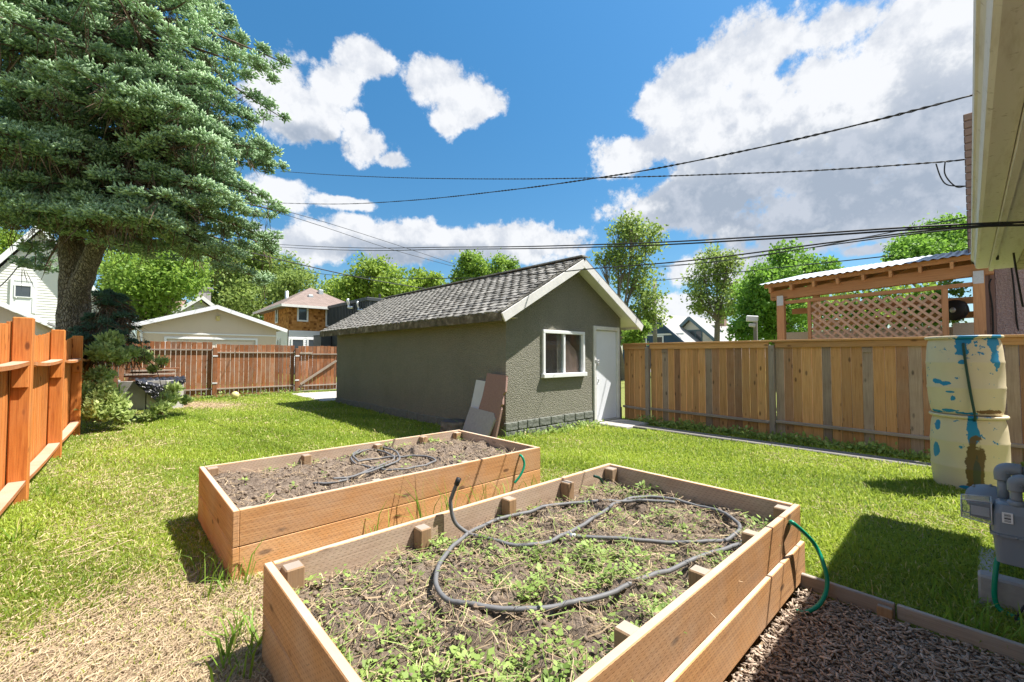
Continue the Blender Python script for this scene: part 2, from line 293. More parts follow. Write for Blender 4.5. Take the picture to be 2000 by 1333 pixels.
for a, z, ra, rz, cc in ((.14,.70,.05,.20,BLUE), (.17,.28,.075,.36,(.13,.085,.035)), (.2,.24,.03,.22,(.06,.07,.05)), (-.95,.45,.05,.09,BLUE), (-.9,.72,.04,.06,BLUE), (-.1,.1,.06,.02,BLUE)):
    c = patch(k2, c, bar_pt(a, z), (ra, ra, rz), cc, .5, 10., .7)
M['barrel_low'] = k2.done(c, .5)
k = NT('meter_label'); s = k.n('ShaderNodeSeparateXYZ', {0: k.obj()})
bars = k.math('GREATER_THAN', k.noise(k.map(k.obj(), (0, 0, 1)), 260., 0), .5); inn = k.math('MULTIPLY', k.math('LESS_THAN', k.math('ABSOLUTE', s.outputs[1]), .012), k.math('LESS_THAN', k.math('ABSOLUTE', s.outputs[2]), .022))
M['label'] = k.done(k.mix(k.math('MULTIPLY', bars, inn), (.8,.8,.8), (.05,.05,.05)), .5)
# lawn soil below the blades: green where grass grows, straw coloured where it is dry
def dry_np(x, y):
    x = np.asarray(x, float); y = np.asarray(y, float)
    w = .35*np.sin(x*2.3+y*1.1)+.25*np.sin(y*3.7-x*1.7)+.15*np.sin(7*x+3*y)
    bare = 1/(1+np.exp(((y-3.75-.1*(x-.3))+w*.4)*4.))*(x < 3.3)                  # near left and between the beds
    far = np.exp(-(((y-16.0+.9*(x-1.6))/1.5)**2))*np.exp(-(((x-1.5)/1.7)**2))*1.05
    side = .3*np.exp(-((x+.1)/.75)**2)
    spots = .20*np.clip(np.sin(x*1.9+.6)*np.sin(y*1.4+x*.8)+.25*np.sin(5*x+2*y), 0, 1)
    return np.clip(np.maximum.reduce([bare, far, side])+spots+w*.12, 0, 1)
k = NT('lawn_soil'); v = k.obj(); a = k.n('ShaderNodeAttribute', attribute_name='dry').outputs['Fac']
n1 = k.noise(v, 26, 6, .7); n2 = k.noise(v, 5, 5)
gr = k.ramp(n1, (.3, (.08,.12,.018)), (.7, (.20,.27,.04))); dr = k.ramp(n1, (.28, (.17,.115,.07)), (.5, (.33,.24,.155)), (.75, (.50,.385,.26)))
k.bump(n1, .8, .03); M['lawn'] = k.done(k.mix(a, gr, dr), .95, 0, .1)
k = NT('bed_soil'); v = k.obj(); n1 = k.noise(v, 18, 8, .7); k.bump(k.noise(v, 45, 6, .7), 1., .03)
M['soil'] = k.done(k.ramp(n1, (.3, (.10,.075,.057)), (.55, (.23,.18,.14)), (.8, (.38,.31,.25))), .97, 0, .1)
M['clod'] = plain('soil_clod', (.23,.18,.14), .97, 0, 30, .5, .5, 60, .1)
M['chips'] = leafmat('wood_chips', (.20,.15,.115), (.60,.47,.36), None, 0., .9)
M['mulch'] = plain('mulch_ground', (.20,.15,.115), .97, 0, 30, .6, .8, 50, .1)

# ------------------------------------------------------------------ mesh helpers
def link(o, parent=None):
    COL.objects.link(o)
    if parent is not None:
        o.parent = parent; p = parent; M_ = parent.matrix_basis.copy()
        while p.parent is not None: p = p.parent
        o.matrix_parent_inverse = WM[parent.name].inverted()
    return o
WM = {}
def reg(o, m): o.matrix_basis = m; WM[o.name] = m.copy(); return o
def tag(o, label=None, cat=None, group=None, kind=None):
    if label: o['label'] = label
    if cat: o['category'] = cat
    if group: o['group'] = group
    if kind: o['kind'] = kind
    return o
def thing(name, label, cat, loc, group=None, kind=None):
    o = bpy.data.objects.new(name, None); COL.objects.link(o); o.empty_display_size = .2
    reg(o, Matrix.Translation(Vector(loc))); return tag(o, label, cat, group, kind)
def mk(name, vs, fs, mat, parent=None, mw=None, smooth=False):
    me = bpy.data.meshes.new(name); me.from_pydata([tuple(v) for v in vs], [], fs); me.update()
    for m in (mat if isinstance(mat, (list, tuple)) else [mat]): me.materials.append(m)
    if smooth: me.polygons.foreach_set('use_smooth', [True]*len(me.polygons))
    return mo(name, me, parent, mw)
def mo(name, me, parent=None, mw=None):
    o = bpy.data.objects.new(name, me); link(o, parent); return reg(o, mw if mw is not None else Matrix.Identity(4))
def fast(name, V, F, mat, parent=None, attrs=None, smooth=False, mw=None):
    V = np.ascontiguousarray(V, dtype=np.float32); F = np.ascontiguousarray(F, dtype=np.int32); n = F.shape[1]
    me = bpy.data.meshes.new(name); me.vertices.add(len(V)); me.vertices.foreach_set('co', V.ravel())
    me.loops.add(F.size); me.loops.foreach_set('vertex_index', F.ravel()); me.polygons.add(len(F))
    me.polygons.foreach_set('loop_start', np.arange(0, F.size, n, dtype=np.int32))
    for a, d in (attrs or {}).items():
        at_ = me.attributes.new(a, 'FLOAT', 'POINT'); at_.data.foreach_set('value', np.ascontiguousarray(d, dtype=np.float32))
    if smooth: me.polygons.foreach_set('use_smooth', np.ones(len(F), dtype=bool))
    me.update(calc_edges=True); me.validate(); me.materials.append(mat)
    return mo(name, me, parent, mw)
def cbox_data(L_, W_, T_, b):
    hx, hy, hz = L_/2, W_/2, T_/2; b = min(b, hx*.4, hy*.4, hz*.4); vs = []; idx = {}
    for sx_ in (-1, 1):
        for sy in (-1, 1):
            for sz in (-1, 1):
                for a in range(3):
                    p = [sx_*(hx-b), sy*(hy-b), sz*(hz-b)]; p[a] = (sx_, sy, sz)[a]*(hx, hy, hz)[a]; idx[(sx_, sy, sz, a)] = len(vs); vs.append(p)
    fs = []
    def add(q, nrm):
        P = [Vector(vs[i]) for i in q]; n_ = (P[1]-P[0]).cross(P[2]-P[0]); fs.append(q if n_.dot(nrm) > 0 else q[::-1])
    for a in range(3):
        o1, o2 = [i for i in range(3) if i != a]
        for s in (-1, 1):
            q = []
            for (s1, s2) in ((-1, -1), (1, -1), (1, 1), (-1, 1)):
                c_ = [0, 0, 0]; c_[a] = s; c_[o1] = s1; c_[o2] = s2; q.append(idx[(*c_, a)])
            n_ = Vector((0, 0, 0)); n_[a] = s; add(q, n_)
        for s1 in (-1, 1):
            for s2 in (-1, 1):
                q = []
                for (e, ax) in ((-1, o1), (1, o1), (1, o2), (-1, o2)):
                    c_ = [0, 0, 0]; c_[a] = e; c_[o1] = s1; c_[o2] = s2; q.append(idx[(*c_, ax)])
                n_ = Vector((0, 0, 0)); n_[o1] = s1; n_[o2] = s2; add(q, n_)
    for sx_ in (-1, 1):
        for sy in (-1, 1):
            for sz in (-1, 1): add([idx[(sx_, sy, sz, a)] for a in range(3)], Vector((sx_, sy, sz)))
    return vs, fs
def board(name, p0, p1, w, t, mat, parent=None, wdir=(0, 0, 1), bevel=.003, back=None):
    """plank from p0 to p1 (centre line); w is measured along wdir, t across it; local X runs along the grain.
    back: another material for the face whose local normal is -Z"""
    p0 = Vector(p0); p1 = Vector(p1); X = (p1-p0); Ln = X.length; X.normalize(); Y = Vector(wdir); Y = (Y-X*Y.dot(X)).normalized(); Z = X.cross(Y)
    vs, fs = cbox_data(Ln, w, t, bevel)
    m = Matrix(((X.x, Y.x, Z.x, 0), (X.y, Y.y, Z.y, 0), (X.z, Y.z, Z.z, 0), (0, 0, 0, 1))); m.translation = (p0+p1)/2
    o = mk(name, vs, fs, mat, parent, m)
    if back is not None:
        o.data.materials.append(back)
        for p in o.data.polygons:
            if p.normal.z < -.9: p.material_index = 1
    return o
def box(name, x0, x1, y0, y1, z0, z1, mat, parent=None, bevel=.003):
    d = (x1-x0, y1-y0, z1-z0); c_ = ((x0+x1)/2, (y0+y1)/2, (z0+z1)/2)
    vs, fs = cbox_data(*d, bevel); return mk(name, vs, fs, mat, parent, Matrix.Translation(c_))
def tube_data(pts, rad, n=8, cap=True):
    P = [Vector(p) for p in pts]; rs = rad if isinstance(rad, (list, tuple)) else [rad]*len(P); vs = []; fs = []; u = None
    for i, p in enumerate(P):
        d = (P[min(i+1, len(P)-1)]-P[max(i-1, 0)]).normalized()
        if u is None: u = d.orthogonal().normalized()
        u = (u-d*u.dot(d)).normalized(); w = d.cross(u)
        for j in range(n): a = 2*math.pi*j/n; vs.append(p+(u*math.cos(a)+w*math.sin(a))*rs[i])
    for i in range(len(P)-1):
        for j in range(n): a = i*n+j; b = i*n+(j+1) % n; fs.append((a, b, b+n, a+n))
    if cap: fs.append(tuple(range(n))[::-1]); fs.append(tuple(range((len(P)-1)*n, len(P)*n)))
    return vs, fs
def tube(name, pts, rad, mat, parent=None, n=8, smooth=True):
    vs, fs = tube_data(pts, rad, n); return mk(name, vs, fs, mat, parent, None, smooth)
def spline(pts, k_=8):
    P = [Vector(p) for p in pts]; out = []
    for i in range(len(P)-1):
        a, b, c_, d = P[max(i-1, 0)], P[i], P[i+1], P[min(i+2, len(P)-1)]
        for j in range(k_):
            t = j/k_; out.append(.5*((2*b)+(c_-a)*t+(2*a-5*b+4*c_-d)*t*t+(3*b-a-3*c_+d)*t**3))
    return out+[P[-1]]
def lathe_data(prof, n=32):
    vs = []; fs = []
    for (r, z) in prof:
        for j in range(n): a = 2*math.pi*j/n; vs.append((r*math.cos(a), r*math.sin(a), z))
    for i in range(len(prof)-1):
        for j in range(n): a = i*n+j; b = i*n+(j+1) % n; fs.append((a, b, b+n, a+n))
    fs.append(tuple(range(n))[::-1]); fs.append(tuple(range((len(prof)-1)*n, len(prof)*n))); return vs, fs
def lathe(name, prof, mat, parent=None, mw=None, n=32): vs, fs = lathe_data(prof, n); return mk(name, vs, fs, mat, parent, mw, True)
def poly_prism(name, pts, axis, a0, a1, mat, parent=None):
    """pts: 2-D outline in the plane across axis ('x' -> (y,z), 'y' -> (x,z)), pushed from a0 to a1"""
    f = (lambda p, a: (a, p[0], p[1])) if axis == 'x' else ((lambda p, a: (p[0], a, p[1])) if axis == 'y' else (lambda p, a: (p[0], p[1], a)))
    n = len(pts); vs = [f(p, a0) for p in pts]+[f(p, a1) for p in pts]; fs = [tuple(range(n)), tuple(range(n, 2*n))[::-1]]
    for i in range(n): j = (i+1) % n; fs.append((i, i+n, j+n, j))
    o = mk(name, vs, fs, mat, parent); fixn(o); return o
def fixn(o):
    import bmesh
    b = bmesh.new(); b.from_mesh(o.data); bmesh.ops.recalc_face_normals(b, faces=b.faces); b.to_mesh(o.data); b.free(); return o
def rnd(a, b): return random.uniform(a, b)
def cards(P, D, Nn, ln, wd, rndv, kind='leaf'):
    """numpy leaves: P base points, D unit directions, Nn side vectors -> pointed four-corner leaves"""
    P = np.asarray(P); ln = np.asarray(ln)[:, None]; wd = np.asarray(wd)[:, None]; n = len(P)
    V = np.empty((n, 4, 3), np.float32); V[:, 0] = P; V[:, 1] = P+D*ln*.45+Nn*wd*.5; V[:, 2] = P+D*ln; V[:, 3] = P+D*ln*.45-Nn*wd*.5
    F = np.arange(n*4, dtype=np.int32).reshape(n, 4); return V.reshape(-1, 3), F, np.repeat(rndv, 4)
def unit(v): return v/np.maximum(np.linalg.norm(v, axis=-1, keepdims=True), 1e-9)
def rdir(n): return unit(RNG.normal(size=(n, 3)))
def blades(P, h, w, lean, rv, seg=2):
    """grass blades: a bent two-step strip"""
    n = len(P); a = RNG.uniform(0, 2*math.pi, n); b = RNG.uniform(0, 2*math.pi, n)
    S = np.stack([np.cos(a), np.sin(a), np.zeros(n)], 1)*(w[:, None]/2); Ln = np.stack([np.cos(b), np.sin(b), np.zeros(n)], 1)
    U = np.array([0, 0, 1.]); h = h[:, None]; lean = lean[:, None]
    V = np.empty((n, 5, 3), np.float32); mid = P+U*h*.55+Ln*h*lean*.35; tip = P+U*h*np.clip(1-lean*.45, .1, 1)+Ln*h*lean
    V[:, 0] = P-S; V[:, 1] = P+S; V[:, 2] = mid+S*.8; V[:, 3] = mid-S*.8; V[:, 4] = tip
    base = (np.arange(n, dtype=np.int32)*5)[:, None]
    F = np.concatenate([base+np.array([0, 1, 2]), base+np.array([0, 2, 3]), base+np.array([3, 2, 4])], 0)
    return V.reshape(-1, 3), F, np.repeat(rv, 5)

# ================================================================== THE SETTING
def grid_mesh(name, xs, ys, zf, mat, kind='structure', attr=None, parent=None):
    X, Y = np.meshgrid(xs, ys); Z_ = zf(X, Y); V = np.stack([X, Y, Z_], -1).reshape(-1, 3); nx, ny = len(xs), len(ys)
    i = (np.arange(ny-1)[:, None]*nx+np.arange(nx-1)[None]).ravel(); F = np.stack([i, i+1, i+1+nx, i+nx], 1)
    o = fast(name, V, F, mat, parent, attr(X.ravel(), Y.ravel()) if attr else None, True)
    if kind: o['kind'] = kind
    return o
def gz(x, y): return .012*np.sin(1.3*x+.4*y)+.010*np.sin(.9*y-.7*x)+.006*np.sin(4.1*x+3.3*y)
MUL = lambda x, y: (x < 3.30) & (y < .80)
far = np.concatenate([-np.geomspace(1500, 14, 14), np.arange(-12, 0, 1.)])
xs = np.unique(np.concatenate([far, np.arange(-1, 10, .12), np.arange(10, 30, 2.), np.geomspace(30, 1500, 14)]))
ys = np.unique(np.concatenate([far, np.arange(-1, 19, .12), np.arange(19, 30, 2.), np.geomspace(30, 1500, 14)]))
ground = grid_mesh('ground', xs, ys, lambda x, y: np.where((abs(x-4) < 6) & (y > -1.2) & (y < 19), np.where(MUL(x, y), -.16, gz(x, y)), np.where(MUL(x, y), -.16, -.02)), M['lawn'], 'structure', lambda x, y: {'dry': np.where((x > -1.5) & (x < 9) & (y < 19), dry_np(x, y), .25)})
pv = [(7.72, -.6), (8.22, -.6), (8.28, 4.6), (7.95, 5.1), (7.8, 2.4)]
path = tag(box('path', 7.86, 8.16, -3, 5.0, -.06, .022, M['path'], None, .012), None, None, None, 'structure')
slab = tag(box('door_slab', 7.62, 8.5, 4.85, 5.6, -.05, .028, M['concrete'], None, .015), None, None, None, 'structure')
alley = tag(box('alley', -60, 80, 19.2, 23.6, -.05, .004, M['path'], None, .002), None, None, None, 'structure')
padc = tag(box('concrete_pad', 4.9, 7.2, 14.2, 17.8, -.06, .018, M['concrete'], None, .015), None, None, None, 'structure')
# mulch below the camera, held by an edging board
mulch = tag(box('mulch_bed', -4, 3.30, -3, .80, -.14, -.045, M['mulch'], None, .003), None, None, None, 'structure')

# ------------------------------------------------------------------ shed
SX0, SX1, SY0, SY1, SH = 5.10, 8.72, 5.69, 13.6, 2.32
SXC = (SX0+SX1)/2; OV = .36; PIT = .565
def roofz(x): return SH+.02+(SXC-SX0-abs(x-SXC))*PIT
shed = thing('garden_shed', 'olive green stucco shed with weathered shingle gable roof and white door', 'shed', (SXC, SY0, 0))
WX0, WX1, WZ0, WZ1 = 6.06, 7.29, 1.10, 1.94; DX0, DX1, DZ1 = 7.72, 8.56, 2.05
vs, fs = [], []
def quad(*p): i = len(vs); vs.extend(p); fs.append(tuple(range(i, i+len(p))))
brk = sorted([SX0, SX1, SXC, WX0, WX1, DX0, DX1])
for a, b in zip(brk, brk[1:]):
    segs = [(0., None)]
    if WX0 <= a and b <= WX1: segs = [(0., WZ0), (WZ1, None)]
    if DX0 <= a and b <= DX1: segs = [(DZ1, None)]
    for z0, z1 in segs: quad((a, SY0, z0), (b, SY0, z0), (b, SY0, z1 or roofz(b)), (a, SY0, z1 or roofz(a)))
for (x0, x1, z0, z1) in ((WX0, WX1, WZ0, WZ1), (DX0, DX1, 0, DZ1)):
    d = .14; quad((x0, SY0, z0), (x0, SY0+d, z0), (x0, SY0+d, z1), (x0, SY0, z1)); quad((x1, SY0, z0), (x1, SY0, z1), (x1, SY0+d, z1), (x1, SY0+d, z0))
    quad((x0, SY0, z1), (x0, SY0+d, z1), (x1, SY0+d, z1), (x1, SY0, z1)); quad((x0, SY0, z0), (x1, SY0, z0), (x1, SY0+d, z0), (x0, SY0+d, z0))
quad((SX0, SY1, 0), (SX0, SY0, 0), (SX0, SY0, roofz(SX0)), (SX0, SY1, roofz(SX0)))
quad((SX1, SY0, 0), (SX1, SY1, 0), (SX1, SY1, roofz(SX1)), (SX1, SY0, roofz(SX1)))
quad((SX1, SY1, 0), (SX0, SY1, 0), (SX0, SY1, roofz(SX0)), (SXC, SY1, roofz(SXC)), (SX1, SY1, roofz(SX1)))
mk('wall', vs, fs, M['shed'], shed)
# foundation stones: the front in two uneven courses, one row along the side
vs, fs = [], []
for (xa, xb) in ((SX0-.02, DX0-.08), (DX1+.08, SX1+.01)): quad((xa, SY0-.012, -.1), (xb, SY0-.012, -.1), (xb, SY0-.012, .27), (xa, SY0-.012, .27)); quad((xa, SY0-.012, .27), (xb, SY0-.012, .27), (xb, SY0+.1, .27), (xa, SY0+.1, .27))
quad((SX0-.015, SY1, -.1), (SX0-.015, SY0, -.1), (SX0-.015, SY0, .15), (SX0-.015, SY1, .15)); quad((SX0-.015, SY1, .15), (SX0-.015, SY0, .15), (SX0+.1, SY0, .15), (SX0+.1, SY1, .15))
fpart = mk('foundation', vs, fs, M['dark_in'], shed)
for z0, z1 in ((-.08, .125), (.137, .285)):
    x = SX0-.03
    while x < SX1-.02:
        w = rnd(.22, .46); x1 = min(x+w, SX1+.02)
        if not (x1 > DX0-.10 and x < DX1+.10): box('stone', x, x1-.013, SY0-.03-rnd(0, .012), SY0+.03, z0, z1+rnd(-.006, .006), M['found'], fpart, .010)
        x = x1
y = SY0+.01
while y < SY1:
    w = rnd(.3, .5); box('stone', SX0-.028-rnd(0, .01), SX0+.03, y, min(y+w-.012, SY1), -.08, .165+rnd(-.01, .01), M['slab_red'] if random.random() < .0 else M['found'], fpart, .010); y += w
# roof
YA, YB = SY0-OV, SY1+OV; EX0, EX1 = SX0-OV, SX1+OV; PZ = roofz(SXC)+.06
def rz(x): return PZ-abs(x-SXC)*PIT
roof = poly_prism('roof', [(EX0, rz(EX0)), (SXC, PZ), (EX1, rz(EX1)), (EX1, rz(EX1)-.05), (SXC, PZ-.056), (EX0, rz(EX0)-.05)], 'y', YA+.03, YB, M['offwhite'], shed)
sl = Vector((SXC-EX0, 0, PZ-rz(EX0))); SLN = sl.length; sl.normalize(); nl = Vector((-sl.z, 0, sl.x))
svar = []
for q in range(6):                                        # cupped, slightly worn shingles
    nx_, vs, fs = 4, [], []
    for i in range(nx_+1):
        u = i/nx_-.5; zc = .017*(4*u*u-.4)*(.7+.1*q)+rnd(-.003, .003)
        for (yy, zz) in ((0, .034), (.24, .006), (0, .006), (.24, -.008)): vs.append((u*.245, yy+(rnd(-.022, .010) if yy == 0 else 0), zz+zc*(1 if yy == 0 else .3)+(rnd(-.006, .006) if yy == 0 else 0)))
    for i in range(nx_):
        a = i*4; b = a+4; fs += [(a, b, b+1, a+1), (a+2, a, b, b+2)[::-1]]
    fs += [(0, 1, 3, 2), (nx_*4, nx_*4+2, nx_*4+3, nx_*4+1)]
    me = bpy.data.meshes.new('shingle'); me.from_pydata(vs, [], fs); me.materials.append(M['shingle']); svar.append(me)
rows = 17; rstep = (SLN-.02)/rows; shp = []
for r_ in range(rows):
    y = YA-.01+(.125 if r_ % 2 else 0)-.15
    while y < YB+.02:
        shp.append((r_, y, 0)); y += .25
shp.sort(key=lambda s: s[1]+s[0]*.02)
rest_v, rest_f = [], []
for n_, (r_, y, _) in enumerate(shp):
    p = Vector((EX0, 0, rz(EX0)))+sl*(r_*rstep-.03)+nl*(.012+rnd(0, .006)); p.y = min(max(y+.16, YA+.13), YB-.1)
    tw = Quaternion(nl, rnd(-.06, .06)); bx_ = tw @ Vector((0, -1, 0)); by_ = tw @ sl
    m = Matrix(((bx_.x, by_.x, nl.x, p.x), (bx_.y, by_.y, nl.y, p.y), (bx_.z, by_.z, nl.z, p.z), (0, 0, 0, 1))); me = svar[n_ % 6]
    if n_ < 300: mo('shingle', me, roof, m)
    else:
        o = len(rest_v); rest_v += [m @ v.co for v in me.vertices]; rest_f += [tuple(i+o for i in q.vertices) for q in me.polygons]
if rest_v: tag(mk('shingles', rest_v, rest_f, M['shingle'], roof), None, None, None, 'stuff')
mk('right_slope_shingles', [(SXC-.02, YA, PZ+.035), (SXC-.02, YB, PZ+.035), (EX1+.03, YB, rz(EX1)+.02), (EX1+.03, YA, rz(EX1)+.02), (SXC-.02, YA, PZ+.012), (EX1+.03, YA, rz(EX1)+.002)], [(0, 1, 2, 3), (0, 3, 5, 4)], M['roof_grey'], roof).name = 'slope_covering'
board('ridge_cap', (SXC, YA-.01, PZ+.045), (SXC, YB, PZ+.045), .22, .03, M['shingle'], roof, (1, 0, 0))
board('rake_board', (EX0-.01, YA+.015, rz(EX0)-.09), (SXC+.005, YA+.015, PZ-.09), .16, .035, M['offwhite'], roof, (0, 0, 1), .004)
board('rake_board', (EX1+.01, YA+.013, rz(EX1)-.09), (SXC-.005, YA+.013, PZ-.09), .16, .035, M['offwhite'], roof, (0, 0, 1), .004)
board('fascia', (EX0-.03, YA+.035, rz(EX0)-.07), (EX0-.03, YB, rz(EX0)-.07), .15, .035, M['fascia'], roof)
board('fascia', (EX1+.02, YA+.035, rz(EX1)-.045), (EX1+.02, YB, rz(EX1)-.045), .13, .03, M['offwhite'], roof)
board('soffit', ((EX0+SX0)/2, YA+.04, rz(EX0)-.075), ((EX0+SX0)/2, YB, rz(EX0)-.075), OV-.01, .02, M['soffit'], roof, (1, 0, 0))
# window
win = thing('window', None, None, (SX0, SY0, WZ0)); win.parent = shed; win.matrix_parent_inverse = WM[shed.name].inverted()
fy0, fy1 = SY0-.045, SY0+.05; ft = .065
box('frame', WX0-.03, WX1+.03, fy0, fy1, WZ1-ft+.03, WZ1+.03, M['white'], win, .006); box('sill', WX0-.05, WX1+.05, fy0-.04, fy1, WZ0-.06, WZ0+.02, M['white'], win, .006)
box('frame', WX0-.03, WX0-.03+ft, fy0+.002, fy1, WZ0+.022, WZ1+.028-ft, M['white'], win, .006); box('frame', WX1+.03-ft, WX1+.03, fy0+.002, fy1, WZ0+.022, WZ1+.028-ft, M['white'], win, .006)
xm = (WX0+WX1)/2; box('mullion', xm-.028, xm+.028, fy0+.02, fy1, WZ0+.022, WZ1+.028-ft, M['white'], win, .004)
for (a, b, yy) in ((WX0+.037, xm-.03, SY0+.0), (xm+.03, WX1-.037, SY0+.012)):
    box('pane', a, b, yy, yy+.006, WZ0+.03, WZ1-.045, M['glass'], win, .001)
cv = []
for i in range(9):                                        # torn brown cloth hanging behind the right pane
    for j in range(8):
        u = i/8; w = j/7; x = xm+.04+u*(.50-.08*max(0, w-.55)/.45-.18*(w < .3)*(1-w)*0); top = WZ1-.16-.36*max(0, u-.35)+.10*(u < .3)*0
        cv.append((x, SY0+.045+.012*math.sin(i*1.7), WZ0+.03+w*(top-WZ0-.03)))
mk('curtain', cv, [(i*8+j, (i+1)*8+j, (i+1)*8+j+1, i*8+j+1) for i in range(8) for j in range(7)], M['curtain'], win, None, True)
box('blind', xm-.16, xm-.035, SY0+.04, SY0+.05, WZ0+.03, WZ1-.05, M['grey_wood'], win, .002)
# door
dr = box('door', DX0+.015, DX1-.015, SY0+.018, SY0+.06, .05, DZ1-.02, M['doorp'], shed, .004)
for (a, b, z0, z1) in ((DX0-.07, DX0+.01, -.02, DZ1+.07), (DX1-.01, DX1+.07, -.02, DZ1+.07)): box('door_frame', a, b, SY0-.035, SY0+.05, z0, z1, M['offwhite'], shed, .005)
box('door_frame', DX0+.0101, DX1-.0101, SY0-.033, SY0+.05, DZ1-.015, DZ1+.068, M['offwhite'], shed, .005); box('threshold', DX0-.05, DX1+.05, SY0-.06, SY0+.1, -.05, .045, M['concrete'], shed, .008)
hx = DX0+.01
box('hasp', hx-.05, hx+.10, SY0-.046, SY0-.034, 1.33, 1.38, M['metal'], dr, .003)
pl = box('padlock', hx+.005, hx+.06, SY0-.068, SY0-.048, 1.25, 1.32, M['metal'], dr, .006)
tube('shackle', [(hx+.015, SY0-.058, 1.318), (hx+.015, SY0-.058, 1.35), (hx+.033, SY0-.058, 1.365), (hx+.05, SY0-.058, 1.35), (hx+.05, SY0-.058, 1.318)], .005, M['metal'], pl, 6)
box('latch_plate', hx+.02, hx+.065, SY0+.008, SY0+.02, .83, 1.0, M['metal'], dr, .003)
tube('handle', [(hx+.04, SY0+.02, .97), (hx+.04, SY0-.03, .97), (hx+.05, SY0-.05, .93), (hx+.045, SY0-.03, .87), (hx+.045, SY0+.02, .87)], .009, M['metal'], dr, 8)
tube('thumb_lever', [(hx+.02, SY0-.01, .84), (hx+.09, SY0-.05, .86)], .008, M['metal'], dr, 6)

# ------------------------------------------------------------------ raised beds
def bed(label, x0, x1, y0, y1, near_posts, far_posts, ledge, soilz, seed):
    b = thing('raised_bed', label, 'raised bed', ((x0+x1)/2, (y0+y1)/2, 0), 'raised garden beds')
    T, Wb = .038, .232
    for lv in (0, 1):
        zc = .002+Wb/2+lv*(Wb+.005); off = -(ledge if lv == 0 else 0)
        board('plank', (x0+T, y0+T/2+off, zc), (x1+.001, y0+T/2+off, zc), Wb, T, M['bed'], b, (0, 0, 1), .004, M['bed'])
        board('plank', (x1, y1-T/2, zc), (x0+T, y1-T/2, zc), Wb, T, M['bed'], b, (0, 0, 1), .004, M['bed'])
        board('plank', (x0+T/2, y1, zc+.001), (x0+T/2, y0-.001, zc+.001), Wb, T, M['bed'], b, (0, 0, 1), .004, M['bed'])
        board('plank', (x1-T/2-.004, y0+T+.001, zc), (x1-T/2-.004, y1-T-.001, zc), Wb, T, M['bed'], b, (0, 0, 1), .004, M['bed'])
    for o in [c for c in b.children if c.name.startswith('plank')]:
        X = o.matrix_basis; pass
    for (px_, side) in [(p, 'n') for p in near_posts]+[(p, 'f') for p in far_posts]:
        w = .085 if px_ in (near_posts[0], near_posts[-1], far_posts[0], far_posts[-1]) else .075
        yc = (y0+T+.045) if side == 'n' else (y1-T-.045); ztop = .47-rnd(.004, .022)
        board('post', (px_, yc, .03), (px_, yc, ztop), w, .085, M['bed_post'], b, (1, 0, 0), .006)
    rs = np.random.default_rng(seed); nx_, ny_ = 150, 80
    X, Y = np.meshgrid(np.linspace(x0+T, x1-T, nx_), np.linspace(y0+T, y1-T, ny_)); Z_ = np.full_like(X, soilz)
    for q in range(60):
        f = rs.uniform(2, 34, 2); ph = rs.uniform(0, 6.3); amp = .028/(1+np.hypot(*f)*.13)*rs.normal(); Z_ += amp*np.sin(f[0]*X*rs.choice([-1, 1])+f[1]*Y+ph)*.55
    Z_ += rs.normal(size=Z_.shape)*.0045
    V = np.stack([X, Y, Z_], -1).reshape(-1, 3); i = (np.arange(ny_-1)[:, None]*nx_+np.arange(nx_-1)[None]).ravel()
    fast('soil', V, np.stack([i, i+1, i+1+nx_, i+nx_], 1), M['soil'], b, None, True)['kind'] = 'stuff'
    def hz(x, y): return Z_[np.clip(((np.asarray(y)-y0-T)/(y1-y0-2*T)*(ny_-1)).astype(int), 0, ny_-1), np.clip(((np.asarray(x)-x0-T)/(x1-x0-2*T)*(nx_-1)).astype(int), 0, nx_-1)]
    n = 2600; cx = rs.uniform(x0+.06, x1-.06, n); cy = rs.uniform(y0+.06, y1-.06, n); r_ = np.minimum(rs.gamma(1.6, .004, n)+.003, .022); cz = hz(cx, cy)+r_*.3
    O = np.array([(1, 0, 0), (-1, 0, 0), (0, 1, 0), (0, -1, 0), (0, 0, 1), (0, 0, -1)], float); OF = np.array([(0, 2, 4), (2, 1, 4), (1, 3, 4), (3, 0, 4), (2, 0, 5), (1, 2, 5), (3, 1, 5), (0, 3, 5)])
    V = (np.stack([cx, cy, cz], 1)[:, None]+O[None]*r_[:, None, None]*rs.uniform(.6, 1.4, (n, 6, 1))).reshape(-1, 3); F = (OF[None]+(np.arange(n)*6)[:, None, None]).reshape(-1, 3)
    fast('soil_clods', V, F, M['clod'], b, None, True)['kind'] = 'stuff'
    return b, hz
B1 = (.58, 3.45, 3.28, 4.80); B2 = (.55, 3.42, .84, 2.37)
bed1, hz1 = bed('raised cedar bed nearer the shed, bare soil inside', *B1, [.67, 1.6, 2.5, 3.36], [.67, 1.47, 2.25, 2.85, 3.36], 0, .365, 1)
bed2, hz2 = bed('nearest raised cedar bed, full of weeds and a looping grey hose', *B2, [.66, 1.45, 2.07, 2.75, 3.33], [.66, 1.38, 2.08, 2.72, 3.33], .022, .315, 2)
for o in list(bed1.children)+list(bed2.children):          # the inner faces have bleached
    if not o.name.startswith('plank'): continue
    c_ = Vector(WM[o.parent.name].translation)-Vector(WM[o.name].translation); c_.z = 0; zax = WM[o.name].to_3x3().col[2]; want = 1 if zax.dot(c_) > 0 else -1
    o.data.materials[1] = M['bed_in']
    for p in o.data.polygons: p.material_index = 1 if p.normal.z*want > .9 else 0

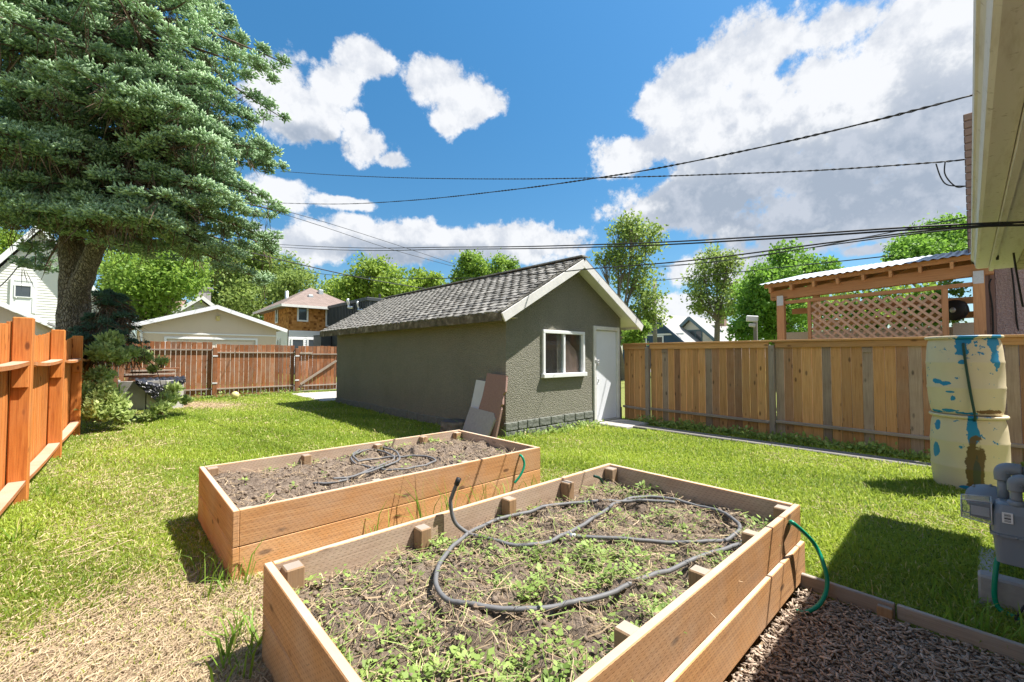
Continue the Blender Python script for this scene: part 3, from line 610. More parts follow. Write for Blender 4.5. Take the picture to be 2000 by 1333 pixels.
# ------------------------------------------------------------------ fences
# left fence: orange stain, 2.45 m bays
lf = thing('orange_fence', 'bright orange stained board fence along the left side', 'fence', (-.65, 6.5, 0))
def lx(y): return -.68+.031*(y-6.5)
for y in (4.05, 6.5, 8.95, 11.55, 14.1): board('post', (lx(y), y, -.1), (lx(y), y, 1.84+rnd(-.01, .02)), .14, .14, M['orange'], lf, (1, 0, 0), .008)
py_ = [3.2, 4.05, 6.5, 8.95, 11.55, 14.1]
for a, b in zip(py_, py_[1:]):
    a_ = a+.075; b_ = b-.075; n_ = 8
    for zt, sag in ((1.40, -.03), (.22, -.02)):
        for s in (0,):
            P = []
            for i in range(n_+1): t = i/n_; P.append(Vector((lx(a_+(b_-a_)*t)-.01, a_+(b_-a_)*t, zt+sag*4*t*(1-t))))
            vs, fs = [], []
            for p in P:
                for (dx, dz) in ((-.055, -.019), (.06, -.019), (.06, .019), (-.055, .019)): vs.append((dx, p.y-P[0].y, p.z+dz-zt))
            # local X along the grain
            vs = [(v[1], v[0], v[2]) for v in vs]
            for i in range(n_):
                for j in range(4): q = i*4+j; q2 = i*4+(j+1) % 4; fs.append((q, q+4, q2+4, q2))
            fs += [(0, 1, 2, 3), (n_*4+3, n_*4+2, n_*4+1, n_*4)]
            ang = math.atan2(lx(b_)-lx(a_), b_-a_); m = Matrix.Translation((lx(a_)+.0, a_, zt)) @ Matrix.Rotation(-ang, 4, 'Z') @ Matrix(((0, 1, 0, 0), (1, 0, 0, 0), (0, 0, 1, 0), (0, 0, 0, 1)))
            fixn(mk('rail', vs, fs, M['orange_rail'], lf, m))
    for yb in (b,):
        board('rail_block', (lx(yb-.09)-.0, yb-.09, 1.16), (lx(yb-.09), yb-.09, 1.375), .115, .038, M['orange'], lf, (1, 0, 0), .004)
    y = a+.02
    while y < b-.05:
        w = rnd(.125, .142); t = (y-a)/(b-a)
        board('picket', (lx(y)-.085, y+w/2, .04), (lx(y)-.085, y+w/2, 1.82-.10*math.sin(math.pi*t)+rnd(-.008, .008)), w-.004, .019, M['orange'], lf, (0, 1, 0), .002); y += w
# back fence
bfy = 18.0
bf = thing('back_fence', 'old brown board fence with greyed tops across the back of the yard', 'fence', (2.6, bfy, 0))
def fence_panel(par, x0, x1, y, z0, z1, rz_, mats, mt_top, w_=.14, gap=.012, railm='grey_wood'):
    x = x0
    while x < x1-.06:
        w = min(rnd(w_-.012, w_+.012), x1-x); m_ = random.choice(mats)
        board('picket', (x+w/2, y+.04, z0+rnd(-.01, .01)), (x+w/2, y+.04, z1+rnd(-.012, .012)), w-gap, .018, M[m_], par, (1, 0, 0), .002)
        x += w
    for z in rz_: board('rail', (x0, y+.005, z), (x1, y+.005, z), .045, .05, M[railm], par, (0, 0, 1), .003)
fence_panel(bf, -.35, 2.50, bfy, .02, 1.92, (1.66, .30), ['brown'], None)
fence_panel(bf, 2.60, 5.15, bfy, .02, 1.86, (1.57, .30), ['brown'], None)
for x in (-.45, 2.55, 5.20):
    board('post', (x, bfy-.03, -.1), (x, bfy-.03, 1.74), .13, .10, M['brown'], bf, (1, 0, 0), .006)
    for z in (1.42, .48): box('post_bracket', x-.075, x+.075, bfy-.092, bfy+.01, z, z+.05, M['bracket'], bf, .004)
gate = thing('fence_gate', 'brown board gate with diagonal brace beside the shed', 'gate', (5.9, bfy, 0))
fence_panel(gate, 5.255, 6.75, bfy, .10, 1.84, (1.52, .28), ['brown'], None)
board('brace', (5.34, bfy-.035, .34), (6.72, bfy-.035, 1.25), .085, .035, M['grey_wood'], gate, (0, 0, 1), .003)
board('cleat', (5.30, bfy-.04, 1.56), (5.75, bfy-.04, 1.56), .06, .03, M['grey_wood'], gate)
fence_x = thing('far_fence', 'board fence continuing behind the shed at the alley', 'fence', (8.2, bfy, 0)); fence_panel(fence_x, 6.85, 11.5, bfy, .02, 1.86, (1.57, .30), ['brown'], None, .14)
# right fence
rx = 8.86
rf = thing('cedar_fence', 'mixed tan and brown cedar board fence with flat cap along the right', 'fence', (rx, 2, 0))
rposts = [5.05, 2.56, .08, -2.4]
for y in rposts: board('post', (rx-.05, y, -.3), (rx-.05, y, 1.66), .09, .09, M['grey_wood'], rf, (0, 1, 0), .005)
ends = [5.68]+rposts+[-3.4]
def rbase(y): return -.02-.03*(5-y)
for i, (a, b) in enumerate(zip(ends, ends[1:])):
    a_ = a-(.05 if i else 0); b_ = b+(.05 if i < len(ends)-2 else 0)
    board('cap', (rx-.01, a-(.0 if i else 0), 1.735), (rx-.01, b+.004, 1.735), .15, .036, M['cedar'], rf, (1, 0, 0), .004)
    board('top_rail', (rx-.035, a_, 1.665), (rx-.035, b_, 1.665), .10, .035, M['cedar'], rf, (0, 0, 1), .003)
    board('bottom_rail', (rx-.05, a_, .285), (rx-.05, b_, .255), .045, .07, M['grey_wood'], rf, (0, 0, 1), .003)
    y = a_
    while y > b_+.03:
        w = min(rnd(.125, .15), y-b_); r_ = random.random()
        m_ = 'cedar' if (r_ < .46 or i == 0) else ('cedar_brown' if r_ < .75 else 'cedar_grey')
        board('picket', (rx+.0, y-w/2, rbase(y)-.1), (rx+.0, y-w/2, 1.70), w-.006, .018, M[m_], rf, (0, 1, 0), .002)
        if r_ > .88: board('picket_patch', (rx-.02, y-w/2, 1.52), (rx-.02, y-w/2, 1.60), w-.01, .02, M['cedar_grey'], rf, (0, 1, 0), .002)
        y -= w

# ------------------------------------------------------------------ our house: only its eave and gutter reach into the picture
hs = thing('house', 'cream house eave with stained gutter and soffit overhead at right', 'house', (2, -1, 0))
def ey(x): return -.030+.0095*x
def along(name, prof, x0, x1, mat, parent, n=2):
    """profile (dy, z) swept along the eave"""
    vs, fs = [], []; k_ = len(prof)
    for i in range(n+1):
        x = x0+(x1-x0)*i/n
        for (dy, z) in prof: vs.append((x, ey(x)+dy, z))
    for i in range(n):
        for j in range(k_): a = i*k_+j; b = i*k_+(j+1) % k_; fs.append((a, b, b+k_, a+k_))
    fs += [tuple(range(k_)), tuple(range(n*k_, (n+1)*k_))[::-1]]; return fixn(mk(name, vs, fs, mat, parent))
EXE = 6.28
g = along('gutter', [(0, 2.445), (-.004, 2.455), (-.012, 2.445), (-.012, 2.415), (-.022, 2.40), (-.030, 2.345), (-.045, 2.335), (-.115, 2.335), (-.115, 2.445), (-.108, 2.445), (-.108, 2.343), (-.05, 2.343), (-.037, 2.35), (-.02, 2.41), (-.004, 2.42)][::-1], -4, EXE, M['gutter'], hs, 1)
along('end_cap', [(-.006, 2.44), (-.025, 2.395), (-.04, 2.34), (-.11, 2.34), (-.11, 2.44)], EXE+.0005, EXE+.004, M['gutter'], g, 1)
along('fascia', [(-.118, 2.30), (-.118, 2.46), (-.145, 2.46), (-.145, 2.30)], -4, EXE-.01, M['gutter'], hs, 1)
along('soffit_board', [(-.147, 2.312), (-.147, 2.332), (-.28, 2.332), (-.28, 2.312)], -4, EXE-.02, M['gutter'], hs, 1)
along('soffit_beam', [(-.282, 2.285), (-.282, 2.345), (-.335, 2.345), (-.335, 2.285)], -4, EXE-.03, M['soffit'], hs, 1)
along('soffit', [(-.336, 2.35), (-.336, 2.37), (-.72, 2.37), (-.72, 2.35)], -4, EXE-.04, M['soffit'], hs, 1)
poly_prism('roof', [(-.02, 2.47), (-4.6, 4.7), (-4.6, 4.62), (-.10, 2.462)], 'x', -4, EXE-.005, M['roof_brown'], hs)
poly_prism('gable', [(-.35, 2.372), (-4.5, 4.4), (-4.5, 2.372)], 'x', EXE-.34, EXE-.30, M['soffit'], hs)
box('wall', -4, EXE-.45, -8, -.72, -.1, 2.372, M['pink'], hs, .01)
def cable(name, label, px, t0, t1, r, mat='wire', n=6, group='overhead cables', twist=0, parent=None):
    x0, x1 = px[0][0], px[-1][0]; P = []
    for (x, y) in px:
        s = (x-x0)/(x1-x0) if x1 != x0 else 0; t = 1/((1-s)/t0+s/t1); P.append(at(x, y, t))
    P = spline(P, 10)
    if twist:
        vs, fs = [], []; acc = 0
        for sgn in (0, math.pi):
            Q = []; acc = 0
            for i, p in enumerate(P):
                if i: acc += (p-P[i-1]).length
                Q.append(p)
            D = []; tot = acc; m = max(60, int(tot/.10)); import bisect
            cum = [0]
            for i in range(1, len(P)): cum.append(cum[-1]+(P[i]-P[i-1]).length)
            for q in range(m+1):
                s = tot*q/m; i = min(max(bisect.bisect(cum, s)-1, 0), len(P)-2); f = (s-cum[i])/max(cum[i+1]-cum[i], 1e-6); p = P[i].lerp(P[i+1], f); d = (P[i+1]-P[i]).normalized(); u = d.cross(Vector((0, 0, 1))).normalized(); w = d.cross(u); a = s*twist+sgn
                D.append(p+(u*math.cos(a)+w*math.sin(a))*r*1.1)
            v_, f_ = tube_data(D, r, 4); o = len(vs); vs += v_; fs += [tuple(i+o for i in q) for q in f_]
        o = mk(name, vs, fs, M[mat], parent, None, True)
    else: o = tube(name, P, r, M[mat], parent, n)
    return tag(o, label, 'cable', group) if label else o

# ------------------------------------------------------------------ gas meter by the house
gm = thing('gas_meter', 'grey gas meter with clear dial box and pipes by the house', 'gas meter', (3.6, -.13, .3))
MX = 3.55
def loft(name, rings, mat, parent, smooth=False):
    vs, fs = [], []; k_ = len(rings[0])
    for r_ in rings: vs += r_
    for i in range(len(rings)-1):
        for j in range(k_): a = i*k_+j; b = i*k_+(j+1) % k_; fs.append((a, b, b+k_, a+k_))
    fs += [tuple(range(k_)), tuple(range((len(rings)-1)*k_, len(rings)*k_))[::-1]]; return fixn(mk(name, vs, fs, mat, parent, None, smooth))
def rrect(x0, x1, y0, y1, z, b):
    out = []
    for (cx, cy, a0) in ((x1-b, y1-b, 0), (x0+b, y1-b, 90), (x0+b, y0+b, 180), (x1-b, y0+b, 270)):
        for q in range(5): a = R(a0+q*22.5); out.append((cx+b*math.cos(a), cy+b*math.sin(a), z))
    return out
loft('lower_case', [rrect(MX+.03, MX+.15, -.24, -.055, .345, .02), rrect(MX+.015, MX+.165, -.255, -.04, .352, .025), rrect(MX+.005, MX+.175, -.27, -.030, .49, .03), rrect(MX+.005, MX+.175, -.27, -.03, .498, .03)], M['meter'], gm)
loft('flange', [rrect(MX-.008, MX+.19, -.282, -.018, .499, .03), rrect(MX-.008, MX+.19, -.282, -.018, .512, .03)], M['meter'], gm)
loft('upper_case', [rrect(MX, MX+.18, -.275, -.025, .513, .03), rrect(MX+.005, MX+.175, -.27, -.03, .62, .03), rrect(MX+.02, MX+.16, -.25, -.045, .665, .03), rrect(MX+.04, MX+.14, -.23, -.06, .678, .03)], M['meter'], gm)
ib = loft('dial_housing', [[(MX+.02, -.03, .565), (MX+.02, -.03, .655), (MX+.13, -.03, .655), (MX+.13, -.03, .565)], [(MX+.03, .055, .572), (MX+.03, .055, .642), (MX+.12, .055, .642), (MX+.12, .055, .572)]], M['meter'], gm)
loft('clear_cover', [[(MX+.005, -.028, .552), (MX+.005, -.028, .672), (MX+.145, -.028, .672), (MX+.145, -.028, .552)], [(MX+.012, .088, .562), (MX+.012, .088, .660), (MX+.138, .088, .660), (MX+.138, .088, .562)]], M['clear'], gm)
cvp = [[(MX+.005, -.028, .552), (MX+.005, -.028, .672), (MX+.145, -.028, .672), (MX+.145, -.028, .552)], [(MX+.012, .088, .562), (MX+.012, .088, .660), (MX+.138, .088, .660), (MX+.138, .088, .562)]]
for a_, b_ in [(cvp[g_][i], cvp[g_][(i+1) % 4]) for g_ in (0, 1) for i in range(4)]+[(cvp[0][i], cvp[1][i]) for i in range(4)]: tube('edge_glint', [a_, b_], .0028, M['slab_white'], gm, 5)  # white tubes added as painted glints along the clear cover's edges
box('dial_face', MX+.016, MX+.019, -.02, .05, .585, .635, M['white'], ib, .001)
box('label', MX-.004, MX-.0005, -.105, -.065, .575, .632, M['label'], gm, .001).location
for (yy, xx) in ((-.12, MX+.05), (-.215, MX+.09)):
    lathe('coupling', [(.032, 0), (.036, .006), (.036, .022), (.030, .028)], M['meter'], gm, Matrix.Translation((xx, yy, .665)), 8)
    pts = [(xx, yy, .69), (xx, yy, .775), (xx, yy-.012, .795), (xx, yy-.035, .805), (xx+.02, yy-.6, .81)] if yy > -.2 else [(xx, yy, .69), (xx, yy, .84)]
    tube('pipe', spline(pts, 4) if len(pts) > 2 else pts, .024, M['meter'], gm, 12)
    if yy > -.2:
        tube('elbow', spline([(xx, yy, .745), (xx, yy, .785), (xx, yy-.018, .803), (xx, yy-.055, .805)], 5), .033, M['meter'], gm, 12)
for (yy, xx, zt) in ((-.075, MX+.13, .84),):
    tube('pipe', [(xx, yy, .66), (xx, yy, zt-.03)], .022, M['meter'], gm, 12); tube('elbow', spline([(xx, yy, zt-.06), (xx, yy, zt-.015), (xx, yy-.02, zt+.004), (xx, yy-.07, zt+.005)], 5), .034, M['meter'], gm, 12); tube('pipe', [(xx, yy-.06, zt+.005), (xx+.02, yy-.6, zt+.01)], .022, M['meter'], gm, 12)
rm = Matrix.Translation((MX+.30, -.03, .615)) @ Matrix.Rotation(R(-42), 4, 'Y') @ Matrix.Rotation(R(8), 4, 'X')
rg = lathe('regulator', [(.09, -.02), (.108, -.012), (.108, .006), (.096, .01), (.07, .03), (.03, .036), (.001, .036)], M['meter'], gm, rm, 28)
for q in range(8): a = q*math.pi/4; lathe('bolt', [(.007, 0), (.007, .010), (.001, .011)], M['meter'], rg, rm @ Matrix.Translation((.101*math.cos(a), .101*math.sin(a), .006)), 6)
for q in range(4): lathe('bolt', [(.007, 0), (.007, .008), (.001, .009)], M['meter'], gm, Matrix.Translation((MX-.001, -.05-q*.065, .505)) @ Matrix.Rotation(R(-90), 4, 'Y'), 6)
# concrete surround in the ground behind the meter
ww = thing('window_well', 'low concrete surround half sunk in the soil under the gas meter', 'window well', (4, -.2, 0))
box('front_wall', 3.84, 3.95, -.7, .035, -.25, .165, M['slab_grey'], ww, .012); box('side_wall', 3.951, 4.9, -.06, .035, -.25, .02, M['concrete'], ww, .012)
tag(tube('garden_hose', spline([(3.83, -.09, .33), (3.80, -.05, .30), (3.775, -.035, .20), (3.77, -.03, .08), (3.765, -.05, .02), (3.74, -.10, .012), (3.62, -.25, .012), (3.5, -.5, .015)], 8), .0125, M['green_hose'], None, 10), 'green garden hose hanging over concrete below the gas meter', 'hose', 'green garden hoses')
tag(tube('black_cable', spline([(3.80, -.20, .10), (3.76, -.16, .11), (3.72, -.12, .05), (3.70, -.11, .012), (3.62, -.2, .012)], 8), .006, M['wire'], None, 8), 'thin black cable curling out of the grass under the gas meter', 'cable')
# edging
eb = thing('edging_board', 'weathered timber edging between the mulch and the lawn', 'edging', (3.32, .3, 0))
board('plank', (3.335, .84, -.01), (3.325, .36, -.012), .13, .036, M['grey_wood'], eb, (0, 0, 1), .005); board('plank', (3.332, .352, -.012), (3.300, -1.6, -.015), .125, .036, M['grey_wood'], eb, (0, 0, 1), .005)
board('stake', (3.285, .40, -.2), (3.285, .40, .035), .07, .038, M['bed_post'], eb, (0, 1, 0), .004)

# ------------------------------------------------------------------ rain barrels
def barrel(label, loc, mat, tilt=0., rz_=0.):
    r0 = .262; t = thing('rain_barrel', label, 'barrel', loc, 'stacked rain barrels'); mw = Matrix.Translation(loc) @ Matrix.Diagonal((1.02, 1.02, 1.025, 1)) @ Matrix.Rotation(tilt, 4, 'X') @ Matrix.Rotation(rz_, 4, 'Z')
    lathe('body', [(.24, 0), (.272, .012), (.283, .05), (.292, .12), (.299, .20), (.302, .27), (.306, .285), (.306, .30), (.302, .315), (.304, .42), (.303, .54), (.306, .555), (.306, .57), (.302, .585), (.297, .68), (.288, .76), (.278, .80), (.272, .822)], mat, t, mw, 48)
    lathe('rim', [(.268, .815), (.300, .818), (.307, .826), (.307, .842), (.300, .849), (.285, .850), (.282, .842), (.1, .842)], mat, t, mw, 48)
    lathe('bung', [(.035, .842), (.035, .858), (.028, .862), (.001, .862)], M['offwhite'], t, mw @ Matrix.Translation((.13, .12, 0)), 16)
    return t
bx, by = 7.05, .10
barrel('lower cream barrel with brown drip stain, standing on the grass', (bx, by, -.045), M['barrel_low'])
barrel('upper cream barrel with peeling blue patches, stacked on another barrel', (bx-.005, by+.01, .822), M['barrel_top'], R(-.6))
def bs(a, z, r=.315): p = bar_pt(a, z, r); return Vector((bx+p[0], by+p[1], p[2]))
tag(tube('barrel_hose', spline([bs(-.02, 1.59, .27), bs(-.03, 1.60, .32), bs(-.02, 1.54, .328), bs(.02, 1.36, .323), bs(.10, 1.08, .326), bs(.17, .86, .335), bs(.18, .80, .325), bs(.185, .775, .27)], 8), .0115, M['dark_hose'], None, 10), 'dark green hose linking the two stacked barrels', 'hose')

# ------------------------------------------------------------------ hoses in and around the beds
def soilpath(px, z0, hz, r, lift=.004):
    out = []
    for q in spline([atz(x, y, z0) for x, y in px], 8): out.append(Vector((q.x, q.y, float(hz(np.array(q.x), np.array(q.y)))*.2+z0*.8+r+lift+.008)))
    return out
hr = .0125; LATV = Vector((RX, RY, 0))
h1 = soilpath([(918,1050),(985,1070),(1050,1072),(1110,1048),(1170,1012),(1212,986),(1262,976),(1335,986),(1400,1004),(1440,1026),(1438,1050),(1380,1067),(1250,1062),(1118,1055)], .325, hz2, hr)
tq = h1[0].x*FX+h1[0].y*FY-.03; e0 = at(893, 943, tq); e1 = at(880, 985, tq); e2 = at(889, 1021, tq)
hA = thing('soaker_hose', 'grey hose in the weedy bed with its end sticking up', 'hose', h1[0], 'grey soaker hoses'); P1 = spline([e0, e1.lerp(e0, .45)-LATV*.006, e1, e2, h1[0], h1[4]], 6)[:-1]+h1[4:]
tube('tube', P1, hr, M['rubber'], hA, 10); d_ = (P1[0]-P1[1]).normalized(); tube('fitting', [P1[0]-d_*.015, P1[0]+d_*.03], .017, M['black'], hA, 10); tube('fitting', [P1[-1]+(P1[-1]-P1[-2]).normalized()*.02, P1[-1]-(P1[-1]-P1[-2]).normalized()*.02], .017, M['metal'], hA, 10)
h2 = soilpath([(1318,990),(1240,986),(1100,993),(1000,1016),(920,1047),(872,1090),(851,1140),(870,1180),(930,1198),(1020,1204),(1120,1190),(1230,1155),(1330,1113),(1430,1078),(1462,1060)], .325, hz2, hr, .010)
tag(tube('soaker_hose', h2, hr, M['rubber'], None, 10), 'long grey hose looping across the weedy bed over the other', 'hose', 'grey soaker hoses')
h3 = soilpath([(612,950),(660,947),(715,925),(770,900),(742,884),(705,886),(686,899),(706,914),(775,922),(850,905),(815,894),(735,899),(700,905)], .375, hz1, .0105)
tag(tube('soaker_hose', h3, .0105, M['rubber'], None, 8), 'dark hose coiled in loops on the bare soil bed', 'hose', 'grey soaker hoses')
h4 = soilpath([(700,908),(690,893),(720,880),(765,884),(780,905),(740,922),(690,938),(650,945)], .375, hz1, .0105, .018)
tag(tube('soaker_hose', h4, .0105, M['rubber'], None, 8), 'second dark hose loop crossing the coil on bare soil', 'hose', 'grey soaker hoses')
tag(tube('garden_hose', spline([(3.16, .91, .385), (3.20, .85, .395), aty(1549, 1022, .80), aty(1590, 1062, .74), atz(1611, 1110, .16), atz(1615, 1148, .06), atz(1601, 1180, -.005), atz(1575, 1196, -.025), atz(1556, 1194, -.03)], 8), .0125, M['green_hose'], None, 10), 'green hose arching out through the side of the nearest bed', 'hose', 'green garden hoses')
tag(tube('garden_hose', spline([aty(1013, 888, 3.30), aty(1020, 893, 3.24), aty(1024, 908, 3.215), aty(1018, 926, 3.21), aty(1005, 944, 3.23)], 8), .012, M['green_hose'], None, 10), 'short green hose poking out of the bed by the shed', 'hose', 'green garden hoses')
tag(tube('bed_stake', spline([atz(1178, 948, .33), at(1172, 935, 3.75), at(1160, 930, 3.72)], 4), .012, M['dark_hose'], None, 8), 'short green hose stub at the back corner of the weedy bed', 'hose')

# ------------------------------------------------------------------ things standing around the shed
def lean(name, label, outline, base, topx, t, mat, yaw=0.):
    """flat slab: outline (along y, up) leaning on the shed side wall"""
    vs = []; fs = []; n = len(outline); zt = max(p[1] for p in outline); th = math.atan2(topx-base, zt)
    for s in (0, -t):
        for (yy, u) in outline: vs.append((base+u*math.sin(th)+s*math.cos(th), yy, u*math.cos(th)-s*math.sin(th)))
    fs = [tuple(range(n)), tuple(range(n, 2*n))[::-1]]
    for i in range(n): j = (i+1) % n; fs.append((i, i+n, j+n, j))
    return tag(fixn(mk(name, vs, fs, mat)), label, 'slab', 'slabs leaning on the shed')
lean('white_slab', 'narrow white board leaning on the shed behind the red slab', [(6.55, 0), (6.10, 0), (6.12, 1.01), (6.46, 1.03)], 4.86, 5.06, .018, M['slab_white'])
lean('red_slab', 'tall chipped reddish brown slab leaning on the shed corner', [(6.30, 0), (5.62, 0), (5.57, .55), (5.60, .60), (5.55, .64), (5.58, .80), (5.52, .86), (5.55, 1.12), (5.545, 1.14), (6.08, 1.16), (6.12, .75)], 4.82, 5.035, .04, M['slab_red'])
lean('grey_slab', 'square grey slab with a cut corner leaning in front of the red one', [(6.45, 0), (5.72, 0), (5.66, .40), (5.74, .50), (6.43, .545)], 4.70, 4.93, .04, M['slab_grey'])
st = thing('tree_stump', 'low sawn stump with dark top beside the leaning slabs', 'stump', (4.72, 6.72, 0))
vs, fs = lathe_data([(.30, -.1), (.27, .02), (.25, .14), (.245, .235), (.235, .245), (.01, .24)], 22)
vs = [(x*(1+.07*math.sin(math.atan2(y, x)*5)), y*(1+.07*math.sin(math.atan2(y, x)*7)), z) for x, y, z in vs]
mk('wood', vs, fs, M['bark2'], st, Matrix.Translation((4.72, 6.72, 0)), True)
lathe('cut_top', [(.23, .2465), (.225, .252), (.01, .253)], plain('stump_top', (.10, .095, .10), .8, 0, 14, .5), st, Matrix.Translation((4.72, 6.72, 0)), 22)
vs, fs = [], []
bl = lathe_data([(.002, 0)]+[(.125*math.sin(math.pi*i/12), .125-.125*math.cos(math.pi*i/12)) for i in range(1, 12)]+[(.002, .25)], 20)
tag(mk('ball', bl[0], bl[1], M['ball'], None, Matrix.Translation((3.02, 17.1, .0)), True), 'faded yellow ball on the ground by the back fence', 'ball')
# compost box with tarp and scrap timber
cb = thing('compost_box', 'low grey panel compost box half hidden by shrubs', 'compost box', (.8, 15.6, 0))
for (a, b) in (((.12, 15.2), (.62, 15.05)), ((.64, 15.04), (1.02, 15.0)), ((1.03, 15.0), (1.42, 15.25))):
    p = Vector((*a, .39)); q = Vector((*b, .39)); board('panel', p, q, .80, .05, M['concrete'], cb, (0, 0, 1), .006)
board('panel', (1.43, 15.27, .39), (1.43, 16.4, .39), .78, .05, M['concrete'], cb, (0, 0, 1), .006); board('panel', (.1, 15.22, .39), (.1, 16.4, .39), .78, .05, M['concrete'], cb, (0, 0, 1), .006)
box('fill', .14, 1.40, 15.3, 16.4, 0, .74, M['twig'], cb, .03)
tp = []
nu, nv = 22, 18
for i in range(nu+1):
    for j in range(nv+1):
        u = i/nu; w = j/nv; x = .40+u*1.05; e = 1-abs(u-.52)/.52; drop = w*(.10+.62*max(0, e)**1.0)
        yy = 15.26-.42*min(1, w*3)+.10*u-(.03+.02*math.sin(i*1.9+j)+.015*math.sin(j*2.3+i*.7))*min(1, w*3); zz = .855-drop+.02*math.sin(i*2.1)*(1-w)+.10*(u > .7)*(u-.7)
        tp.append((x+.01*math.sin(j*1.7), yy-.06*u*(w > .3)*w+.0, zz))
mm = mk('tarp', tp, [(i*(nv+1)+j, (i+1)*(nv+1)+j, (i+1)*(nv+1)+j+1, i*(nv+1)+j+1) for i in range(nu) for j in range(nv)], M['tarp'], None, None, True)
md = mm.modifiers.new('t', 'SOLIDIFY'); md.thickness = .004; tag(mm, 'crumpled black plastic tarp draped over the compost box', 'tarp')
SCRAP = ['bottom scrap board of the stack', 'second scrap board from the bottom of the stack', 'third scrap board from the bottom of the stack', 'middle scrap board of the stack', 'third scrap board from the top of the stack', 'second scrap board from the top of the stack', 'topmost scrap board of the stack']
for i in range(7):
    z = .80+.055*i*.9; a = rnd(-.15, .15); c_ = Vector((.75+rnd(-.08, .08), 15.75+rnd(-.1, .1), z)); d = Vector((math.cos(a), math.sin(a), 0))*rnd(.45, .62)
    tag(board('scrap_board', c_-d, c_+d, rnd(.10, .15), .04, M['grey_wood' if i % 2 else 'brown'], None, (0, 1, 0) if abs(a) < 1 else (1, 0, 0), .003), SCRAP[i]+' on the compost box', 'board', 'scrap boards stacked on the compost box')
# planks leaning behind the left fence
for (x0, y0, x1, y1, w, lb) in ((118, 650, 134, 601, .10, 'thin grey plank leaning above the orange fence'), (138, 655, 140, 632, .14, 'short grey board end behind the orange fence, left one'), (151, 658, 152, 636, .12, 'short grey board end behind the orange fence, right one')):
    p1 = atx(x1, y1, -1.0); p0 = atx(x0, y0, -1.0); d = (p0-p1).normalized(); tag(board('plank', p1, p0+d*max(0, (p0.z-.05)/max(.2, -d.z)), w, .03, M['grey_wood'], None, (1, -.3, 0), .003), lb, 'plank', 'planks behind the orange fence')

# ------------------------------------------------------------------ neighbouring houses and garages
def quadface(name, P, mat, parent): return mk(name, P, [tuple(range(len(P)))], mat, parent)
def lap_siding(name, p0, p1, z0, z1, step, nrm, mat, parent, top=None):
    """lapped boards on one wall; top(s) limits the height along the wall (s 0..1)"""
    p0 = Vector(p0); p1 = Vector(p1); n = Vector(nrm); vs, fs = [], []; z = z0
    while z < z1:
        zt = min(z+step, z1); s0, s1 = 0., 1.
        if top is not None:
            ss = [s for s in [i/80 for i in range(81)] if top(s) >= zt-.001]
            if not ss: break
            s0, s1 = ss[0], ss[-1]
        a = p0.lerp(p1, s0); b = p0.lerp(p1, s1); i = len(vs)
        for q in (a, b): vs += [Vector((q.x, q.y, z))+n*.03, Vector((q.x, q.y, zt))+n*.012, Vector((q.x, q.y, z))+n*.012]
        fs += [(i, i+3, i+4, i+1), (i+2, i+5, i+3, i)]; z = zt
    return fixn(mk(name, vs, fs, mat, parent))
def window_at(parent, P, X, n, w, h, frame, glassm, fr=.07, mull=0, d=.05):
    """P centre on the wall, X along the wall, n outward"""
    P = Vector(P); X = Vector(X).normalized(); n = Vector(n); Z = Vector((0, 0, 1)); wn = thing('window', None, None, P); wn.parent = parent; wn.matrix_parent_inverse = WM[parent.name].inverted()
    for (c_, hw, hh) in ((Z*(h/2), w/2+fr, fr/2), (-Z*(h/2), w/2+fr, fr/2), (X*(w/2+fr/2), fr/2, h/2-fr/2), (-X*(w/2+fr/2), fr/2, h/2-fr/2)):
        q = P+c_+n*d*.5; board('frame', q-X*hw, q+X*hw, hh*2, d, frame, wn, Z, .004)
    for i in range(mull): q = P+X*(w*((i+1)/(mull+1)-.5))+n*d*.4; board('mullion', q-Z*(h/2-fr/2), q+Z*(h/2-fr/2), fr*.8, d*.7, frame, wn, X, .004)
    board('pane', P-X*w/2+n*.015, P+X*w/2+n*.015, h-fr, .012, glassm, wn, Z, .001); return wn
# beige garage across the alley
GY = 26.; gx0, gx1, gxa = .52, 6.87, 3.69; gzE, gzA = 2.86, 3.90
ga = thing('beige_garage', 'beige stucco garage with wide panelled door and low gable', 'garage', (3.7, GY, 0))
vs, fs = [], []
wx0, wx1 = gx0+.38, gx1-.42; dgx0, dgx1, dgz = 1.78, 5.46, 2.26
def gtop(x): return gzA-.08-abs(x-gxa)*(gzA-gzE)/(gxa-gx0)
quad((wx0, GY, 0), (dgx0, GY, 0), (dgx0, GY, gtop(dgx0)), (wx0, GY, gtop(wx0))); quad((dgx0, GY, dgz), (gxa, GY, dgz), (gxa, GY, gtop(gxa)), (dgx0, GY, gtop(dgx0))); quad((gxa, GY, dgz), (dgx1, GY, dgz), (dgx1, GY, gtop(dgx1)), (gxa, GY, gtop(gxa))); quad((dgx1, GY, 0), (wx1, GY, 0), (wx1, GY, gtop(wx1)), (dgx1, GY, gtop(dgx1)))
quad((wx0, GY, 0), (wx0, GY, gtop(wx0)), (wx0, GY+7, gtop(wx0)), (wx0, GY+7, 0)); quad((wx1, GY, 0), (wx1, GY+7, 0), (wx1, GY+7, gtop(wx1)), (wx1, GY, gtop(wx1)))
mk('wall', vs, fs, M['beige'], ga)
gr_ = poly_prism('roof', [(gx0-.02, gzE-.02), (gxa, gzA+.02), (gx1+.02, gzE-.02), (gx1+.02, gzE+.04), (gxa, gzA+.09), (gx0-.02, gzE+.04)], 'y', GY-.35, GY+7.3, M['roof_grey'], ga)
board('rake', (gx0-.03, GY-.37, gzE-.07), (gxa+.01, GY-.37, gzA-.03), .17, .04, M['white'], gr_); board('rake', (gxa-.01, GY-.372, gzA-.03), (gx1+.03, GY-.372, gzE-.07), .17, .04, M['white'], gr_)
